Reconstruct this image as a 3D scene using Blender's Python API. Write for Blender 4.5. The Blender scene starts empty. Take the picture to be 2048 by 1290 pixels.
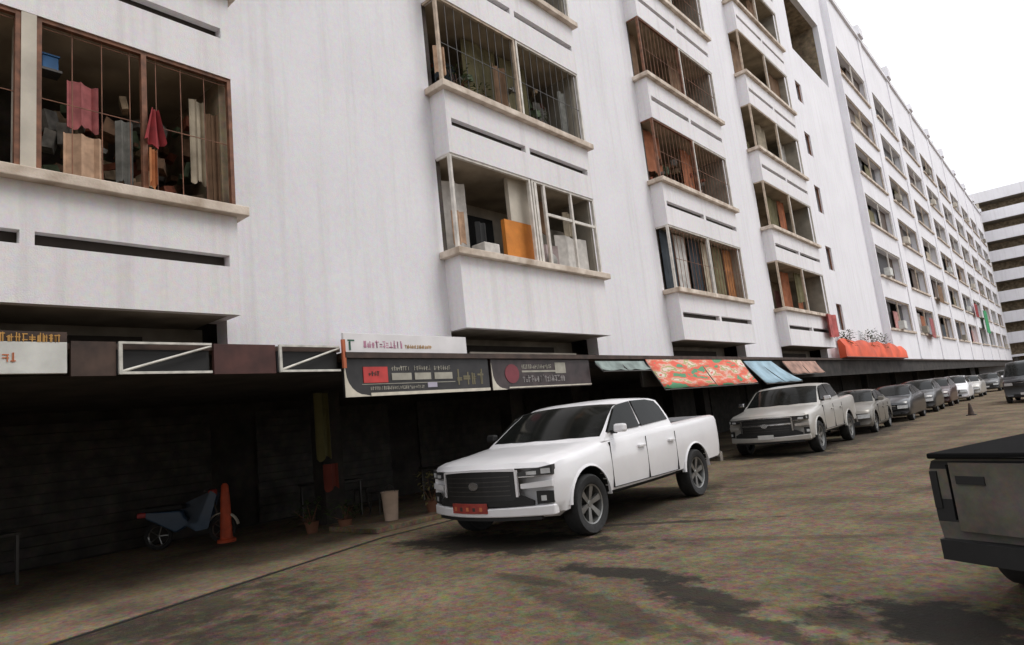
import bpy, bmesh, math, random
from mathutils import Vector, Matrix
R = math.radians
S = bpy.context.scene
COL = S.collection
rnd = random.Random(7)

# ------------------------------------------------------------------ camera
cam_d = bpy.data.cameras.new('camera')
cam = bpy.data.objects.new('camera', cam_d); COL.objects.link(cam)
F = 1300.0; ROLL = .107
vp = Vector((2165 - 1024, 722 - 645)); n = Vector((ROLL, 1.0)).normalized()
d = n.dot(vp)
vv = -n * (F * F / d)
up = Vector((vv.x, vv.y, F)).normalized(); fy = Vector((vp.x, vp.y, F)).normalized(); rx = fy.cross(up).normalized()
cols = []
for c in (Vector((1, 0, 0)), Vector((0, -1, 0)), Vector((0, 0, -1))):
    cols.append(Vector((rx.dot(c), fy.dot(c), up.dot(c))))
M3 = Matrix(cols).transposed()
cam.matrix_world = Matrix.Translation((0, 0, 1.6)) @ M3.to_4x4()
cam_d.sensor_width = 36; cam_d.lens = 36 * F / 2048; cam_d.clip_end = 3000; cam_d.clip_start = .05
S.camera = cam

# ------------------------------------------------------------------ world, sun, exposure
SUN_EL, SUN_AZ = 58, 60           # degrees; azimuth measured from +Y towards +X
w = bpy.data.worlds.new('World'); S.world = w; w.use_nodes = True
nt = w.node_tree; nt.nodes.clear()
sky = nt.nodes.new('ShaderNodeTexSky'); sky.sky_type = 'NISHITA'; sky.sun_disc = False
sky.sun_elevation = R(SUN_EL); sky.sun_rotation = R(SUN_AZ); sky.dust_density = 4; sky.air_density = 1.5
tc = nt.nodes.new('ShaderNodeTexCoord'); cn = nt.nodes.new('ShaderNodeTexNoise')
cn.inputs['Scale'].default_value = 2.2; cn.inputs['Detail'].default_value = 5
nt.links.new(tc.outputs['Generated'], cn.inputs['Vector'])
cr = nt.nodes.new('ShaderNodeValToRGB'); cr.color_ramp.elements[0].color = (9.6, 9.8, 10.4, 1); cr.color_ramp.elements[1].color = (11.4, 11.5, 11.9, 1)
cr.color_ramp.elements[0].position = .35; cr.color_ramp.elements[1].position = .65
nt.links.new(cn.outputs['Fac'], cr.inputs['Fac'])
mx = nt.nodes.new('ShaderNodeMix'); mx.data_type = 'RGBA'; mx.inputs['Factor'].default_value = .9
nt.links.new(sky.outputs['Color'], mx.inputs['A']); nt.links.new(cr.outputs['Color'], mx.inputs['B'])
bg = nt.nodes.new('ShaderNodeBackground'); bg.inputs['Strength'].default_value = .1
out = nt.nodes.new('ShaderNodeOutputWorld')
nt.links.new(mx.outputs['Result'], bg.inputs['Color']); nt.links.new(bg.outputs['Background'], out.inputs['Surface'])
sl = bpy.data.lights.new('sun', 'SUN'); sl.energy = 1.0; sl.angle = R(22); sl.color = (1, .97, .93)
so = bpy.data.objects.new('sun', sl); COL.objects.link(so)
sd = Vector((math.sin(R(SUN_AZ)) * math.cos(R(SUN_EL)), math.cos(R(SUN_AZ)) * math.cos(R(SUN_EL)), math.sin(R(SUN_EL))))
so.rotation_euler = sd.to_track_quat('Z', 'Y').to_euler(); so.location = (10, 10, 40)
S.view_settings.view_transform = 'Standard'; S.view_settings.look = 'None'; S.view_settings.gamma = 1
S.view_settings.exposure = 0.52
S.view_settings.use_curve_mapping = False

# ------------------------------------------------------------------ materials
def mat(name, col, rough=.8, metal=0., vary=.12, scale=6., bump=.0, bscale=40., grain=0., gscale=60., spec=.5, coat=0., tint=None, emit=0):
    m = bpy.data.materials.new(name); m.use_nodes = True
    t = m.node_tree; b = t.nodes['Principled BSDF']; L = t.links
    b.inputs['Roughness'].default_value = rough; b.inputs['Metallic'].default_value = metal
    b.inputs['Specular IOR Level'].default_value = spec; b.inputs['Coat Weight'].default_value = coat
    b.inputs['Coat Roughness'].default_value = .08
    tcn = t.nodes.new('ShaderNodeTexCoord')
    nz = t.nodes.new('ShaderNodeTexNoise'); nz.inputs['Scale'].default_value = scale; nz.inputs['Detail'].default_value = 5
    L.new(tcn.outputs['Object'], nz.inputs['Vector'])
    r = t.nodes.new('ShaderNodeValToRGB')
    tn = tint or (1, 1, 1)
    r.color_ramp.elements[0].color = tuple(c * (1 - vary) * k for c, k in zip(col, tn)) + (1,)
    r.color_ramp.elements[1].color = tuple(min(1, c * (1 + vary * .6)) for c in col) + (1,)
    r.color_ramp.elements[0].position = .32; r.color_ramp.elements[1].position = .68
    L.new(nz.outputs['Fac'], r.inputs['Fac'])
    last = r.outputs['Color']
    if grain:
        g = t.nodes.new('ShaderNodeTexNoise'); g.inputs['Scale'].default_value = gscale; g.inputs['Detail'].default_value = 7; g.inputs['Roughness'].default_value = .85
        L.new(tcn.outputs['Object'], g.inputs['Vector'])
        ml = t.nodes.new('ShaderNodeMix'); ml.data_type = 'RGBA'; ml.blend_type = 'OVERLAY'; ml.inputs['Factor'].default_value = grain
        bc = t.nodes.new('ShaderNodeBrightContrast'); bc.inputs['Contrast'].default_value = grain * 1.0; L.new(g.outputs['Color'], bc.inputs['Color'])
        L.new(last, ml.inputs['A']); L.new(bc.outputs['Color'], ml.inputs['B']); last = ml.outputs['Result']
    L.new(last, b.inputs['Base Color'])
    if bump:
        bn = t.nodes.new('ShaderNodeTexNoise'); bn.inputs['Scale'].default_value = bscale; bn.inputs['Detail'].default_value = 4
        L.new(tcn.outputs['Object'], bn.inputs['Vector'])
        bp = t.nodes.new('ShaderNodeBump'); bp.inputs['Strength'].default_value = bump; bp.inputs['Distance'].default_value = .02
        L.new(bn.outputs['Fac'], bp.inputs['Height']); L.new(bp.outputs['Normal'], b.inputs['Normal'])
    m['last'] = 1
    return m

def wall_mat(name, col, streak=.5):
    """painted stucco with rain streaks running down and grubby patches"""
    m = mat(name, col, .9, vary=.05, scale=.5, bump=.22, bscale=60, grain=.55, gscale=12)
    t = m.node_tree; L = t.links; b = t.nodes['Principled BSDF']
    src = b.inputs['Base Color'].links[0].from_socket
    tcn = [x for x in t.nodes if x.type == 'TEX_COORD'][0]
    mp = t.nodes.new('ShaderNodeMapping'); mp.inputs['Scale'].default_value = (2.6, 2.6, .14)
    L.new(tcn.outputs['Object'], mp.inputs['Vector'])
    nz = t.nodes.new('ShaderNodeTexNoise'); nz.inputs['Scale'].default_value = 1.6; nz.inputs['Detail'].default_value = 7; nz.inputs['Roughness'].default_value = .65
    L.new(mp.outputs['Vector'], nz.inputs['Vector'])
    r = t.nodes.new('ShaderNodeValToRGB'); r.color_ramp.elements[0].position = .50; r.color_ramp.elements[1].position = .78
    r.color_ramp.elements[0].color = (0, 0, 0, 1); r.color_ramp.elements[1].color = (streak,) * 3 + (1,)
    L.new(nz.outputs['Fac'], r.inputs['Fac'])
    ml = t.nodes.new('ShaderNodeMix'); ml.data_type = 'RGBA'
    ml.inputs['B'].default_value = (.40, .37, .33, 1)
    L.new(r.outputs['Color'], ml.inputs['Factor']); L.new(src, ml.inputs['A']); L.new(ml.outputs['Result'], b.inputs['Base Color'])
    return m

MW = wall_mat('white_stucco', (.79, .775, .80), .28)
MWP = wall_mat('white_stucco_panel', (.785, .76, .77), .34)
MSILL = mat('cream_sill', (.62, .54, .46), .85, vary=.35, scale=3, bump=.2, grain=.2, tint=(1, .9, .8))
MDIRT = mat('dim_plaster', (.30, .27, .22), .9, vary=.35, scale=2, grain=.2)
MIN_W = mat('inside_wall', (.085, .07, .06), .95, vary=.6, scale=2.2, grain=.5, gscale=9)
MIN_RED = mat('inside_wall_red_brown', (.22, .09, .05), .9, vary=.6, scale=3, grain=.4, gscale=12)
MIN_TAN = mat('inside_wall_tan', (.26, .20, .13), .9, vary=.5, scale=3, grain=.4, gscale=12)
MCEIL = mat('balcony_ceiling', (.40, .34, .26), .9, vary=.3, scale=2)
MCREAM = mat('cream_plaster', (.55, .50, .42), .9, vary=.25, scale=2, grain=.15)
MORANGE = mat('orange_paint', (.60, .21, .03), .8, vary=.2, scale=3, grain=.25, gscale=30)
MFRAME_B = mat('rusty_brown_frame', (.20, .085, .045), .7, vary=.5, scale=8)
MFRAME_W = mat('pale_window_frame', (.66, .62, .56), .6, vary=.2, scale=6)
MFRAME_T = mat('tan_frame', (.50, .40, .30), .7, vary=.3, scale=6)
MGLASS_D = mat('dark_window_glass', (.025, .025, .025), .3, vary=.3, spec=.35)
MGLASS_G = mat('dusty_window_glass', (.12, .105, .09), .5, vary=.5, scale=1.3, spec=.4)
MGLASS_G2 = mat('dusty_window_glass_brown', (.11, .075, .055), .5, vary=.5, scale=1.3, spec=.3)
MDARK = mat('dark_slot', (.05, .042, .035), .95)
MBLACK = mat('matt_black', (.012, .012, .012), .7)
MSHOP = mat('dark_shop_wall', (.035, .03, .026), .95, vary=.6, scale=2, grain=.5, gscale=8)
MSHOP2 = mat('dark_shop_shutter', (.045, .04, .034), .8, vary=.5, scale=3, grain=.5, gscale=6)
MSTEEL = mat('dark_steel', (.08, .075, .07), .5, metal=.6)
MTRUSS = mat('pale_painted_steel', (.62, .60, .54), .5, vary=.3, scale=8)
MMAROON = mat('dark_maroon_panel', (.07, .025, .02), .7, vary=.4, scale=4)
MBROWNP = mat('dark_brown_panel', (.06, .035, .025), .7, vary=.5, scale=4)
MBOARD_W = mat('white_sign_board', (.62, .62, .58), .6, vary=.15, scale=4, grain=.2)
MBOARD_K = mat('black_sign_board', (.022, .02, .02), .5, vary=.5, scale=4)
MCREAMB = mat('cream_sign_edge', (.60, .55, .45), .6, vary=.15)
MRED = mat('red_sign_paint', (.50, .045, .04), .6, vary=.2)
MTXT_R = mat('orange_red_lettering', (.55, .17, .07), .7, vary=.2)
MTXT_O = mat('ochre_lettering', (.50, .27, .07), .7, vary=.2)
MTXT_W = mat('pale_lettering', (.36, .34, .28), .7, vary=.2)
MTXT_P = mat('pink_lettering', (.55, .25, .36), .7, vary=.2)
MTXT_G = mat('dark_green_lettering', (.04, .13, .08), .7, vary=.2)
MTXT_D = mat('dark_lettering', (.05, .035, .03), .7, vary=.2)
MRUBBER = mat('tyre_rubber', (.02, .02, .02), .85, vary=.3, scale=20)
MRIM = mat('alloy_rim', (.26, .26, .25), .35, metal=.8)
MLAMP = mat('headlight_glass', (.55, .56, .56), .12, spec=.8, vary=.2, scale=12)
MLAMPD = mat('headlight_housing', (.03, .03, .03), .3)
MTAIL = mat('tail_light', (.06, .010, .010), .3, spec=.3)
MCARGLASS = mat('tinted_car_glass', (.010, .011, .010), .12, spec=.12, vary=.3)
MGRILLE = mat('black_grille', (.014, .014, .014), .5)
MCHROME = mat('chrome_trim', (.6, .6, .6), .25, metal=.9)
MPLATE_R = mat('red_plate', (.30, .045, .035), .5, vary=.3, scale=10)
MPLATE_W = mat('white_plate', (.6, .6, .58), .5)

MCOVER = mat('black_vinyl_cover', (.009, .009, .009), .95, spec=.05)
def paint(name, col, rough=.32, coat=.5, metal=0.):
    return mat(name, col, rough, metal, vary=.07, scale=1.5, grain=.14, gscale=14, coat=coat)
P_WHITE = paint('white_car_paint', (.78, .77, .78), .32, .6)
P_SILVER = paint('silver_car_paint', (.46, .44, .405), .35, .4, .3)
P_GREY = paint('grey_car_paint', (.17, .155, .13), .4, .3, .2)
P_DKGREY = paint('dark_grey_car_paint', (.035, .034, .033), .35, .5)
P_DIRTY = mat('dusty_grey_paint', (.10, .09, .072), .6, vary=.35, scale=2.5, grain=.5, gscale=10)
P_BLACK = paint('black_car_paint', (.014, .014, .016), .3, .5)
P_RED = paint('maroon_car_paint', (.045, .012, .012), .3, .5)

# ------------------------------------------------------------------ helpers
def link(name, me, m=None, parent=None, smooth=False, loc=None):
    if m and not me.materials: me.materials.append(m)
    o = bpy.data.objects.new(name, me); COL.objects.link(o)
    if parent: o.parent = parent
    if loc: o.location = loc
    if smooth:
        for p in me.polygons: p.use_smooth = True
        try: me.set_sharp_from_angle(angle=R(38))
        except Exception: pass
    return o
class MB:
    def __init__(s): s.v = []; s.f = []
    def raw(s, vs, fs):
        k = len(s.v); s.v += [tuple(v) for v in vs]; s.f += [tuple(i + k for i in f) for f in fs]; return s
    def box(s, x0, x1, y0, y1, z0, z1):
        if x0 > x1: x0, x1 = x1, x0
        if y0 > y1: y0, y1 = y1, y0
        if z0 > z1: z0, z1 = z1, z0
        return s.raw([(x0, y0, z0), (x1, y0, z0), (x1, y1, z0), (x0, y1, z0), (x0, y0, z1), (x1, y0, z1), (x1, y1, z1), (x0, y1, z1)],
                     [(3, 2, 1, 0), (4, 5, 6, 7), (0, 1, 5, 4), (1, 2, 6, 5), (2, 3, 7, 6), (3, 0, 4, 7)])
    def tube(s, a, b, r, n=8, r2=None):
        a = Vector(a); b = Vector(b); r2 = r if r2 is None else r2
        z = (b - a).normalized(); x = z.orthogonal().normalized(); y = z.cross(x)
        vs = []
        for c, rr in ((a, r), (b, r2)):
            for i in range(n):
                t = 2 * math.pi * i / n; vs.append(c + (x * math.cos(t) + y * math.sin(t)) * rr)
        fs = [(i, (i + 1) % n, n + (i + 1) % n, n + i) for i in range(n)] + [tuple(range(n - 1, -1, -1)), tuple(range(n, 2 * n))]
        return s.raw(vs, fs)
    def lathe(s, c, prof, n=24, axis='Z'):
        c = Vector(c); vs = []; fs = []
        for r, h in prof:
            for i in range(n):
                t = 2 * math.pi * i / n; a, b2 = r * math.cos(t), r * math.sin(t)
                vs.append(c + (Vector((a, b2, h)) if axis == 'Z' else Vector((h, a, b2))))
        for j in range(len(prof) - 1):
            for i in range(n): fs.append((j * n + i, j * n + (i + 1) % n, (j + 1) * n + (i + 1) % n, (j + 1) * n + i))
        return s.raw(vs, fs)
    def prism(s, poly, ax, h0, h1):
        """poly of 2-D points in the plane normal to ax (0 x: (y,z); 1 y: (x,z); 2 z: (x,y))"""
        def P(p, h): return (h, p[0], p[1]) if ax == 0 else ((p[0], h, p[1]) if ax == 1 else (p[0], p[1], h))
        k = len(poly); vs = [P(p, h0) for p in poly] + [P(p, h1) for p in poly]
        fs = [tuple(range(k - 1, -1, -1)), tuple(range(k, 2 * k))] + [(i, (i + 1) % k, k + (i + 1) % k, k + i) for i in range(k)]
        return s.raw(vs, fs)
    def mesh(s, name):
        me = bpy.data.meshes.new(name); me.from_pydata(s.v, [], s.f)
        bm = bmesh.new(); bm.from_mesh(me); bmesh.ops.recalc_face_normals(bm, faces=bm.faces); bm.to_mesh(me); bm.free()
        return me
    def build(s, name, m, parent=None, smooth=False, loc=None, bevel=0):
        o = link(name, s.mesh(name), m, parent, smooth, loc)
        if bevel:
            b = o.modifiers.new('b', 'BEVEL'); b.width = bevel; b.segments = 2; b.limit_method = 'ANGLE'
        return o
def tag(o, label, cat, group=None, kind=None):
    o['label'] = label; o['category'] = cat
    if group: o['group'] = group
    if kind: o['kind'] = kind
    return o
def struct(o): o['kind'] = 'structure'; return o
def thing(name, label, cat, loc=(0, 0, 0), rz=0, group=None):
    o = bpy.data.objects.new(name, None); COL.objects.link(o); o.location = loc; o.rotation_euler = (0, 0, rz); o.empty_display_size = .2
    return tag(o, label, cat, group)

# ------------------------------------------------------------------ ground
def ground_mat():
    m = mat('worn_brown_asphalt', (.150, .113, .073), .95, vary=.34, scale=.8, bump=.9, bscale=38, grain=1.0, gscale=9, tint=(.9, .92, .95), spec=.15)
    t = m.node_tree; L = t.links; b = t.nodes['Principled BSDF']
    last = b.inputs['Base Color'].links[0].from_socket
    tcn = [x for x in t.nodes if x.type == 'TEX_COORD'][0]
    # ragged oil and damp stains, plus shade under the vehicles painted dark on the road
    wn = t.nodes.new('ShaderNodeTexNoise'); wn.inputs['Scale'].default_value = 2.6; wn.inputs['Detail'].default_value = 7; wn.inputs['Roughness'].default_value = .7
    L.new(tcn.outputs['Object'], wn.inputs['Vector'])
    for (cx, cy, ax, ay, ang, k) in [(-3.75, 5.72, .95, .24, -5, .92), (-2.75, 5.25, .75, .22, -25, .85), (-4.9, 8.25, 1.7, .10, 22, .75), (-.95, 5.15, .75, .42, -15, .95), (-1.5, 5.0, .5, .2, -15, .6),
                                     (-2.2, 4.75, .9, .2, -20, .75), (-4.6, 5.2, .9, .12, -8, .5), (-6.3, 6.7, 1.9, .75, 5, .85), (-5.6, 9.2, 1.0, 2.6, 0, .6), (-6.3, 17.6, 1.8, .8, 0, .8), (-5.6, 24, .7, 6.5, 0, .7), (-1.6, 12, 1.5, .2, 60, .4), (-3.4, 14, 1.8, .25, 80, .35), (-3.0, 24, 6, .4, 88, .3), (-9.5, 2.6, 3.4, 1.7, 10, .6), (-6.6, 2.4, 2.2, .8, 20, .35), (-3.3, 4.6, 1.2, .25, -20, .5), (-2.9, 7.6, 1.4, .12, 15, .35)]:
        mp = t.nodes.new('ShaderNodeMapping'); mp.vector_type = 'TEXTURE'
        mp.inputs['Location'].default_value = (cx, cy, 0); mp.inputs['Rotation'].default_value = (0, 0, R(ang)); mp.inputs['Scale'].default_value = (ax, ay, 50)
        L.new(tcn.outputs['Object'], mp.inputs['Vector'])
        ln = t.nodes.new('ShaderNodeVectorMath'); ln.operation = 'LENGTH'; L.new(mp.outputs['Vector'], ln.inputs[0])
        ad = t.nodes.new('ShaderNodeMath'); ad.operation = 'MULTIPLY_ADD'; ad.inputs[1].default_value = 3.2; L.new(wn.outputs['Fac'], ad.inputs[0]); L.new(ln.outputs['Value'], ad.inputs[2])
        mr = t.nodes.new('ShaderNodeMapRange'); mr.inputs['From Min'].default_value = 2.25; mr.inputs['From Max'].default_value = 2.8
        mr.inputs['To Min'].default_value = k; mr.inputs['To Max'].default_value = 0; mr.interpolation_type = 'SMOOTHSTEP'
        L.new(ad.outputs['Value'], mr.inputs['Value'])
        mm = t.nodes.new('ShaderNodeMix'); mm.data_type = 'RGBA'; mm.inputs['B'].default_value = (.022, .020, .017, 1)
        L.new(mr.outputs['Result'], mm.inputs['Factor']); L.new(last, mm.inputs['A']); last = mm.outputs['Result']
    # fine cracks
    vo = t.nodes.new('ShaderNodeTexVoronoi'); vo.feature = 'DISTANCE_TO_EDGE'; vo.inputs['Scale'].default_value = .55
    wv = t.nodes.new('ShaderNodeVectorMath'); wv.operation = 'MULTIPLY_ADD'; wv.inputs[1].default_value = (.7, .7, 0)
    L.new(wn.outputs['Color'], wv.inputs[0]); L.new(tcn.outputs['Object'], wv.inputs[2]); L.new(wv.outputs['Vector'], vo.inputs['Vector'])
    mr = t.nodes.new('ShaderNodeMapRange'); mr.inputs['From Max'].default_value = .012; mr.inputs['To Min'].default_value = .3; mr.inputs['To Max'].default_value = 0
    L.new(vo.outputs['Distance'], mr.inputs['Value'])
    mm = t.nodes.new('ShaderNodeMix'); mm.data_type = 'RGBA'; mm.inputs['B'].default_value = (.03, .026, .022, 1)
    L.new(mr.outputs['Result'], mm.inputs['Factor']); L.new(last, mm.inputs['A']); last = mm.outputs['Result']
    L.new(last, b.inputs['Base Color'])
    return m
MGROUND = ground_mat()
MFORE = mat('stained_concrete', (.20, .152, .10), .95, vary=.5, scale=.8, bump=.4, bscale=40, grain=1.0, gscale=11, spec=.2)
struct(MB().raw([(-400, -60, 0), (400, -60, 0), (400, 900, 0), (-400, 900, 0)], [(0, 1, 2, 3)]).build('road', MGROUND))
def kx(y): return -7.25 - .245 * y if y < 6.6 else -8.87 + .0 * y
fore = MB().prism([(-7.0, -6), (-7.25, 0), (kx(3.3), 3.3), (kx(6.6), 6.6), (-8.87, 125), (-15, 125), (-15, -6)], 2, -.05, .012)
struct(fore.build('pavement', MFORE))
ch = MB()
ys = [-6, 0, 2, 3.3, 4.9, 6.6, 12, 30, 125]
for a, b in zip(ys[:-1], ys[1:]):
    xa, xb = (kx(a) if a > 0 else -7.2), kx(b)
    ch.raw([(xa + .005, a, .004), (xa + .075, a, .004), (xb + .075, b, .004), (xb + .005, b, .004)], [(0, 1, 2, 3)])
struct(ch.build('gutter', MBLACK))
struct(MB().box(-10.6, -9.2, 6.75, 9.3, .012, .10).build('pavement_step', MFORE, bevel=.01))

# ------------------------------------------------------------------ apartment building
XF, XW, XB = -8.0, -8.4, -9.9
H = 3.22; TOP = 26.1; NF = 6
BAYS = [(-.5, 4.0), (8.1, 12.8), (16.5, 21.7), (25.2, 31.1)]
bld = thing('apartment_building', 'long white apartment block of projecting bays running down the left of the street', 'apartment building', (XW, 4, 0))
bld_off = Vector((XW, 4, 0))
def bpart(mb, name, m, parent=bld, smooth=False, bevel=0):
    mb.v = [(x - bld_off.x, y - bld_off.y, z - bld_off.z) for x, y, z in mb.v]
    return mb.build(name, m, parent, smooth, bevel=bevel)
def sill(k): return 4.78 + H * k
def wtop(k): return 6.62 + H * k
# flat wall sections between the bays
for (a, b) in [(-8, -.5), (4.0, 8.1), (12.8, 16.5), (21.7, 25.2)]:
    bpart(MB().box(XW - .3, XW, a, b, 2.86, TOP), 'wall', MW)
# stair wall with the column of narrow windows, and the recessed open gallery high up
SW = [(4.3, 5.6), (7.3, 8.5), (10.25, 11.65), (13.3, 14.5), (16.2, 17.3)]
GY0, GY1, GZ0, GZ1 = 34.6, 41.2, 19.3, 23.4
o = MB(); o.box(XW - .3, XW, 31.1, 33.9, 2.86, GZ0)
zz = 2.86
for z0, z1 in SW:
    o.box(XW - .3, XW, 33.9, 34.85, zz, z0); zz = z1
o.box(XW - .3, XW, 33.9, 34.85, zz, GZ0); o.box(XW - .3, XW, 34.85, 43.0, 2.86, GZ0)
o.box(XW - .3, XW, GY1, 43.0, GZ0, TOP); o.box(XW - .3, XW, 31.1, GY0, GZ0, TOP); o.box(XW - .3, XW, GY0, GY1, GZ1, TOP)
bpart(o, 'wall', MW)
bpart(MB().box(XW - 2.4, XW - .302, GY0, GY1, GZ1, GZ1 + .2), 'ceiling', MIN_TAN)
bpart(MB().box(XW - 2.5, XW - 2.4, GY0, GY1, GZ0 - .2, GZ1), 'inner_wall', MIN_W)
bpart(MB().box(XW - 2.4, XW - .302, GY0, GY1, GZ0 - .2, GZ0 - .003), 'floor_slab', MDIRT)
bpart(MB().box(XW - 2.4, XW - .302, GY1, GY1 + .15, GZ0, GZ1), 'partition', MIN_TAN)
for z0, z1 in SW:
    f = bpart(MB().box(XW - .14, XW - .08, 33.9, 33.97, z0, z1).box(XW - .14, XW - .08, 34.76, 34.85, z0, z1).box(XW - .14, XW - .08, 33.97, 34.76, z1 - .06, z1), 'window', MFRAME_B)
    bpart(MB().box(XW - .27, XW - .24, 33.9, 34.5, z0, z1), 'pane', MGLASS_G, f); bpart(MB().box(XW - .26, XW - .23, 34.503, 34.85, z0, z1), 'pane', MGLASS_D, f)

def grille(y0, y1, z0, z1, x, dy=.24, dz=.5, r=.008):
    g = MB(); y = y0 + dy
    while y < y1 - .05: g.box(x - r, x + r, y - r, y + r, z0, z1); y += dy
    z = z0 + dz
    while z < z1 - .05: g.box(x - r * .9, x + r * .9, y0, y1, z - r, z + r); z += dz
    return g
def wavy(y0, y1, z0, z1, x, amp=.03, n=14, t=.012):
    vs = []; fs = []
    for i in range(n + 1):
        y = y0 + (y1 - y0) * i / n; ph = y0 * 5 + z0; dx = amp * math.sin(i * (1.1 + .25 * math.sin(ph)) + ph) + amp * .7 * math.sin(i * .47 + ph * 2) + amp * .3 * math.sin(i * 3.7)
        lo = z0 + .035 * math.sin(i * .7 + ph) + .02 * math.sin(i * 1.9); y += amp * .35 * math.sin(i * 1.3 + ph) if 0 < i < n else 0
        vs += [(x + dx, y, lo), (x + dx, y, z1), (x + dx - t, y, lo), (x + dx - t, y, z1)]
    for i in range(n):
        a = i * 4; b = a + 4
        fs += [(a, b, b + 1, a + 1), (a + 2, a + 3, b + 3, b + 2), (a, a + 2, b + 2, b), (a + 1, b + 1, b + 3, a + 3)]
    fs += [(0, 1, 3, 2), (n * 4, n * 4 + 2, n * 4 + 3, n * 4 + 1)]
    return MB().raw(vs, fs)
CURT = [mat('curtain_' + nm, c, .95, vary=.3, scale=4) for nm, c in
        [('beige', (.42, .36, .27)), ('brown', (.20, .12, .07)), ('rust', (.36, .13, .06)), ('grey', (.30, .29, .27)), ('olive', (.16, .14, .07)), ('white', (.55, .53, .5)), ('blue', (.035, .045, .055)), ('pink', (.45, .22, .2))]]
C_FADED = mat('faded_rust_curtain', (.36, .15, .05), .95, vary=.4, scale=4)
INNER = {(0, 0): MIN_W, (1, 0): MCREAM, (1, 1): MIN_W, (2, 0): MIN_W, (2, 1): MIN_RED, (2, 2): MIN_RED, (3, 3): MIN_TAN, (3, 2): MIN_W, (3, 1): MIN_TAN, (3, 0): MIN_TAN, (3, 4): MIN_TAN}
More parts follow.
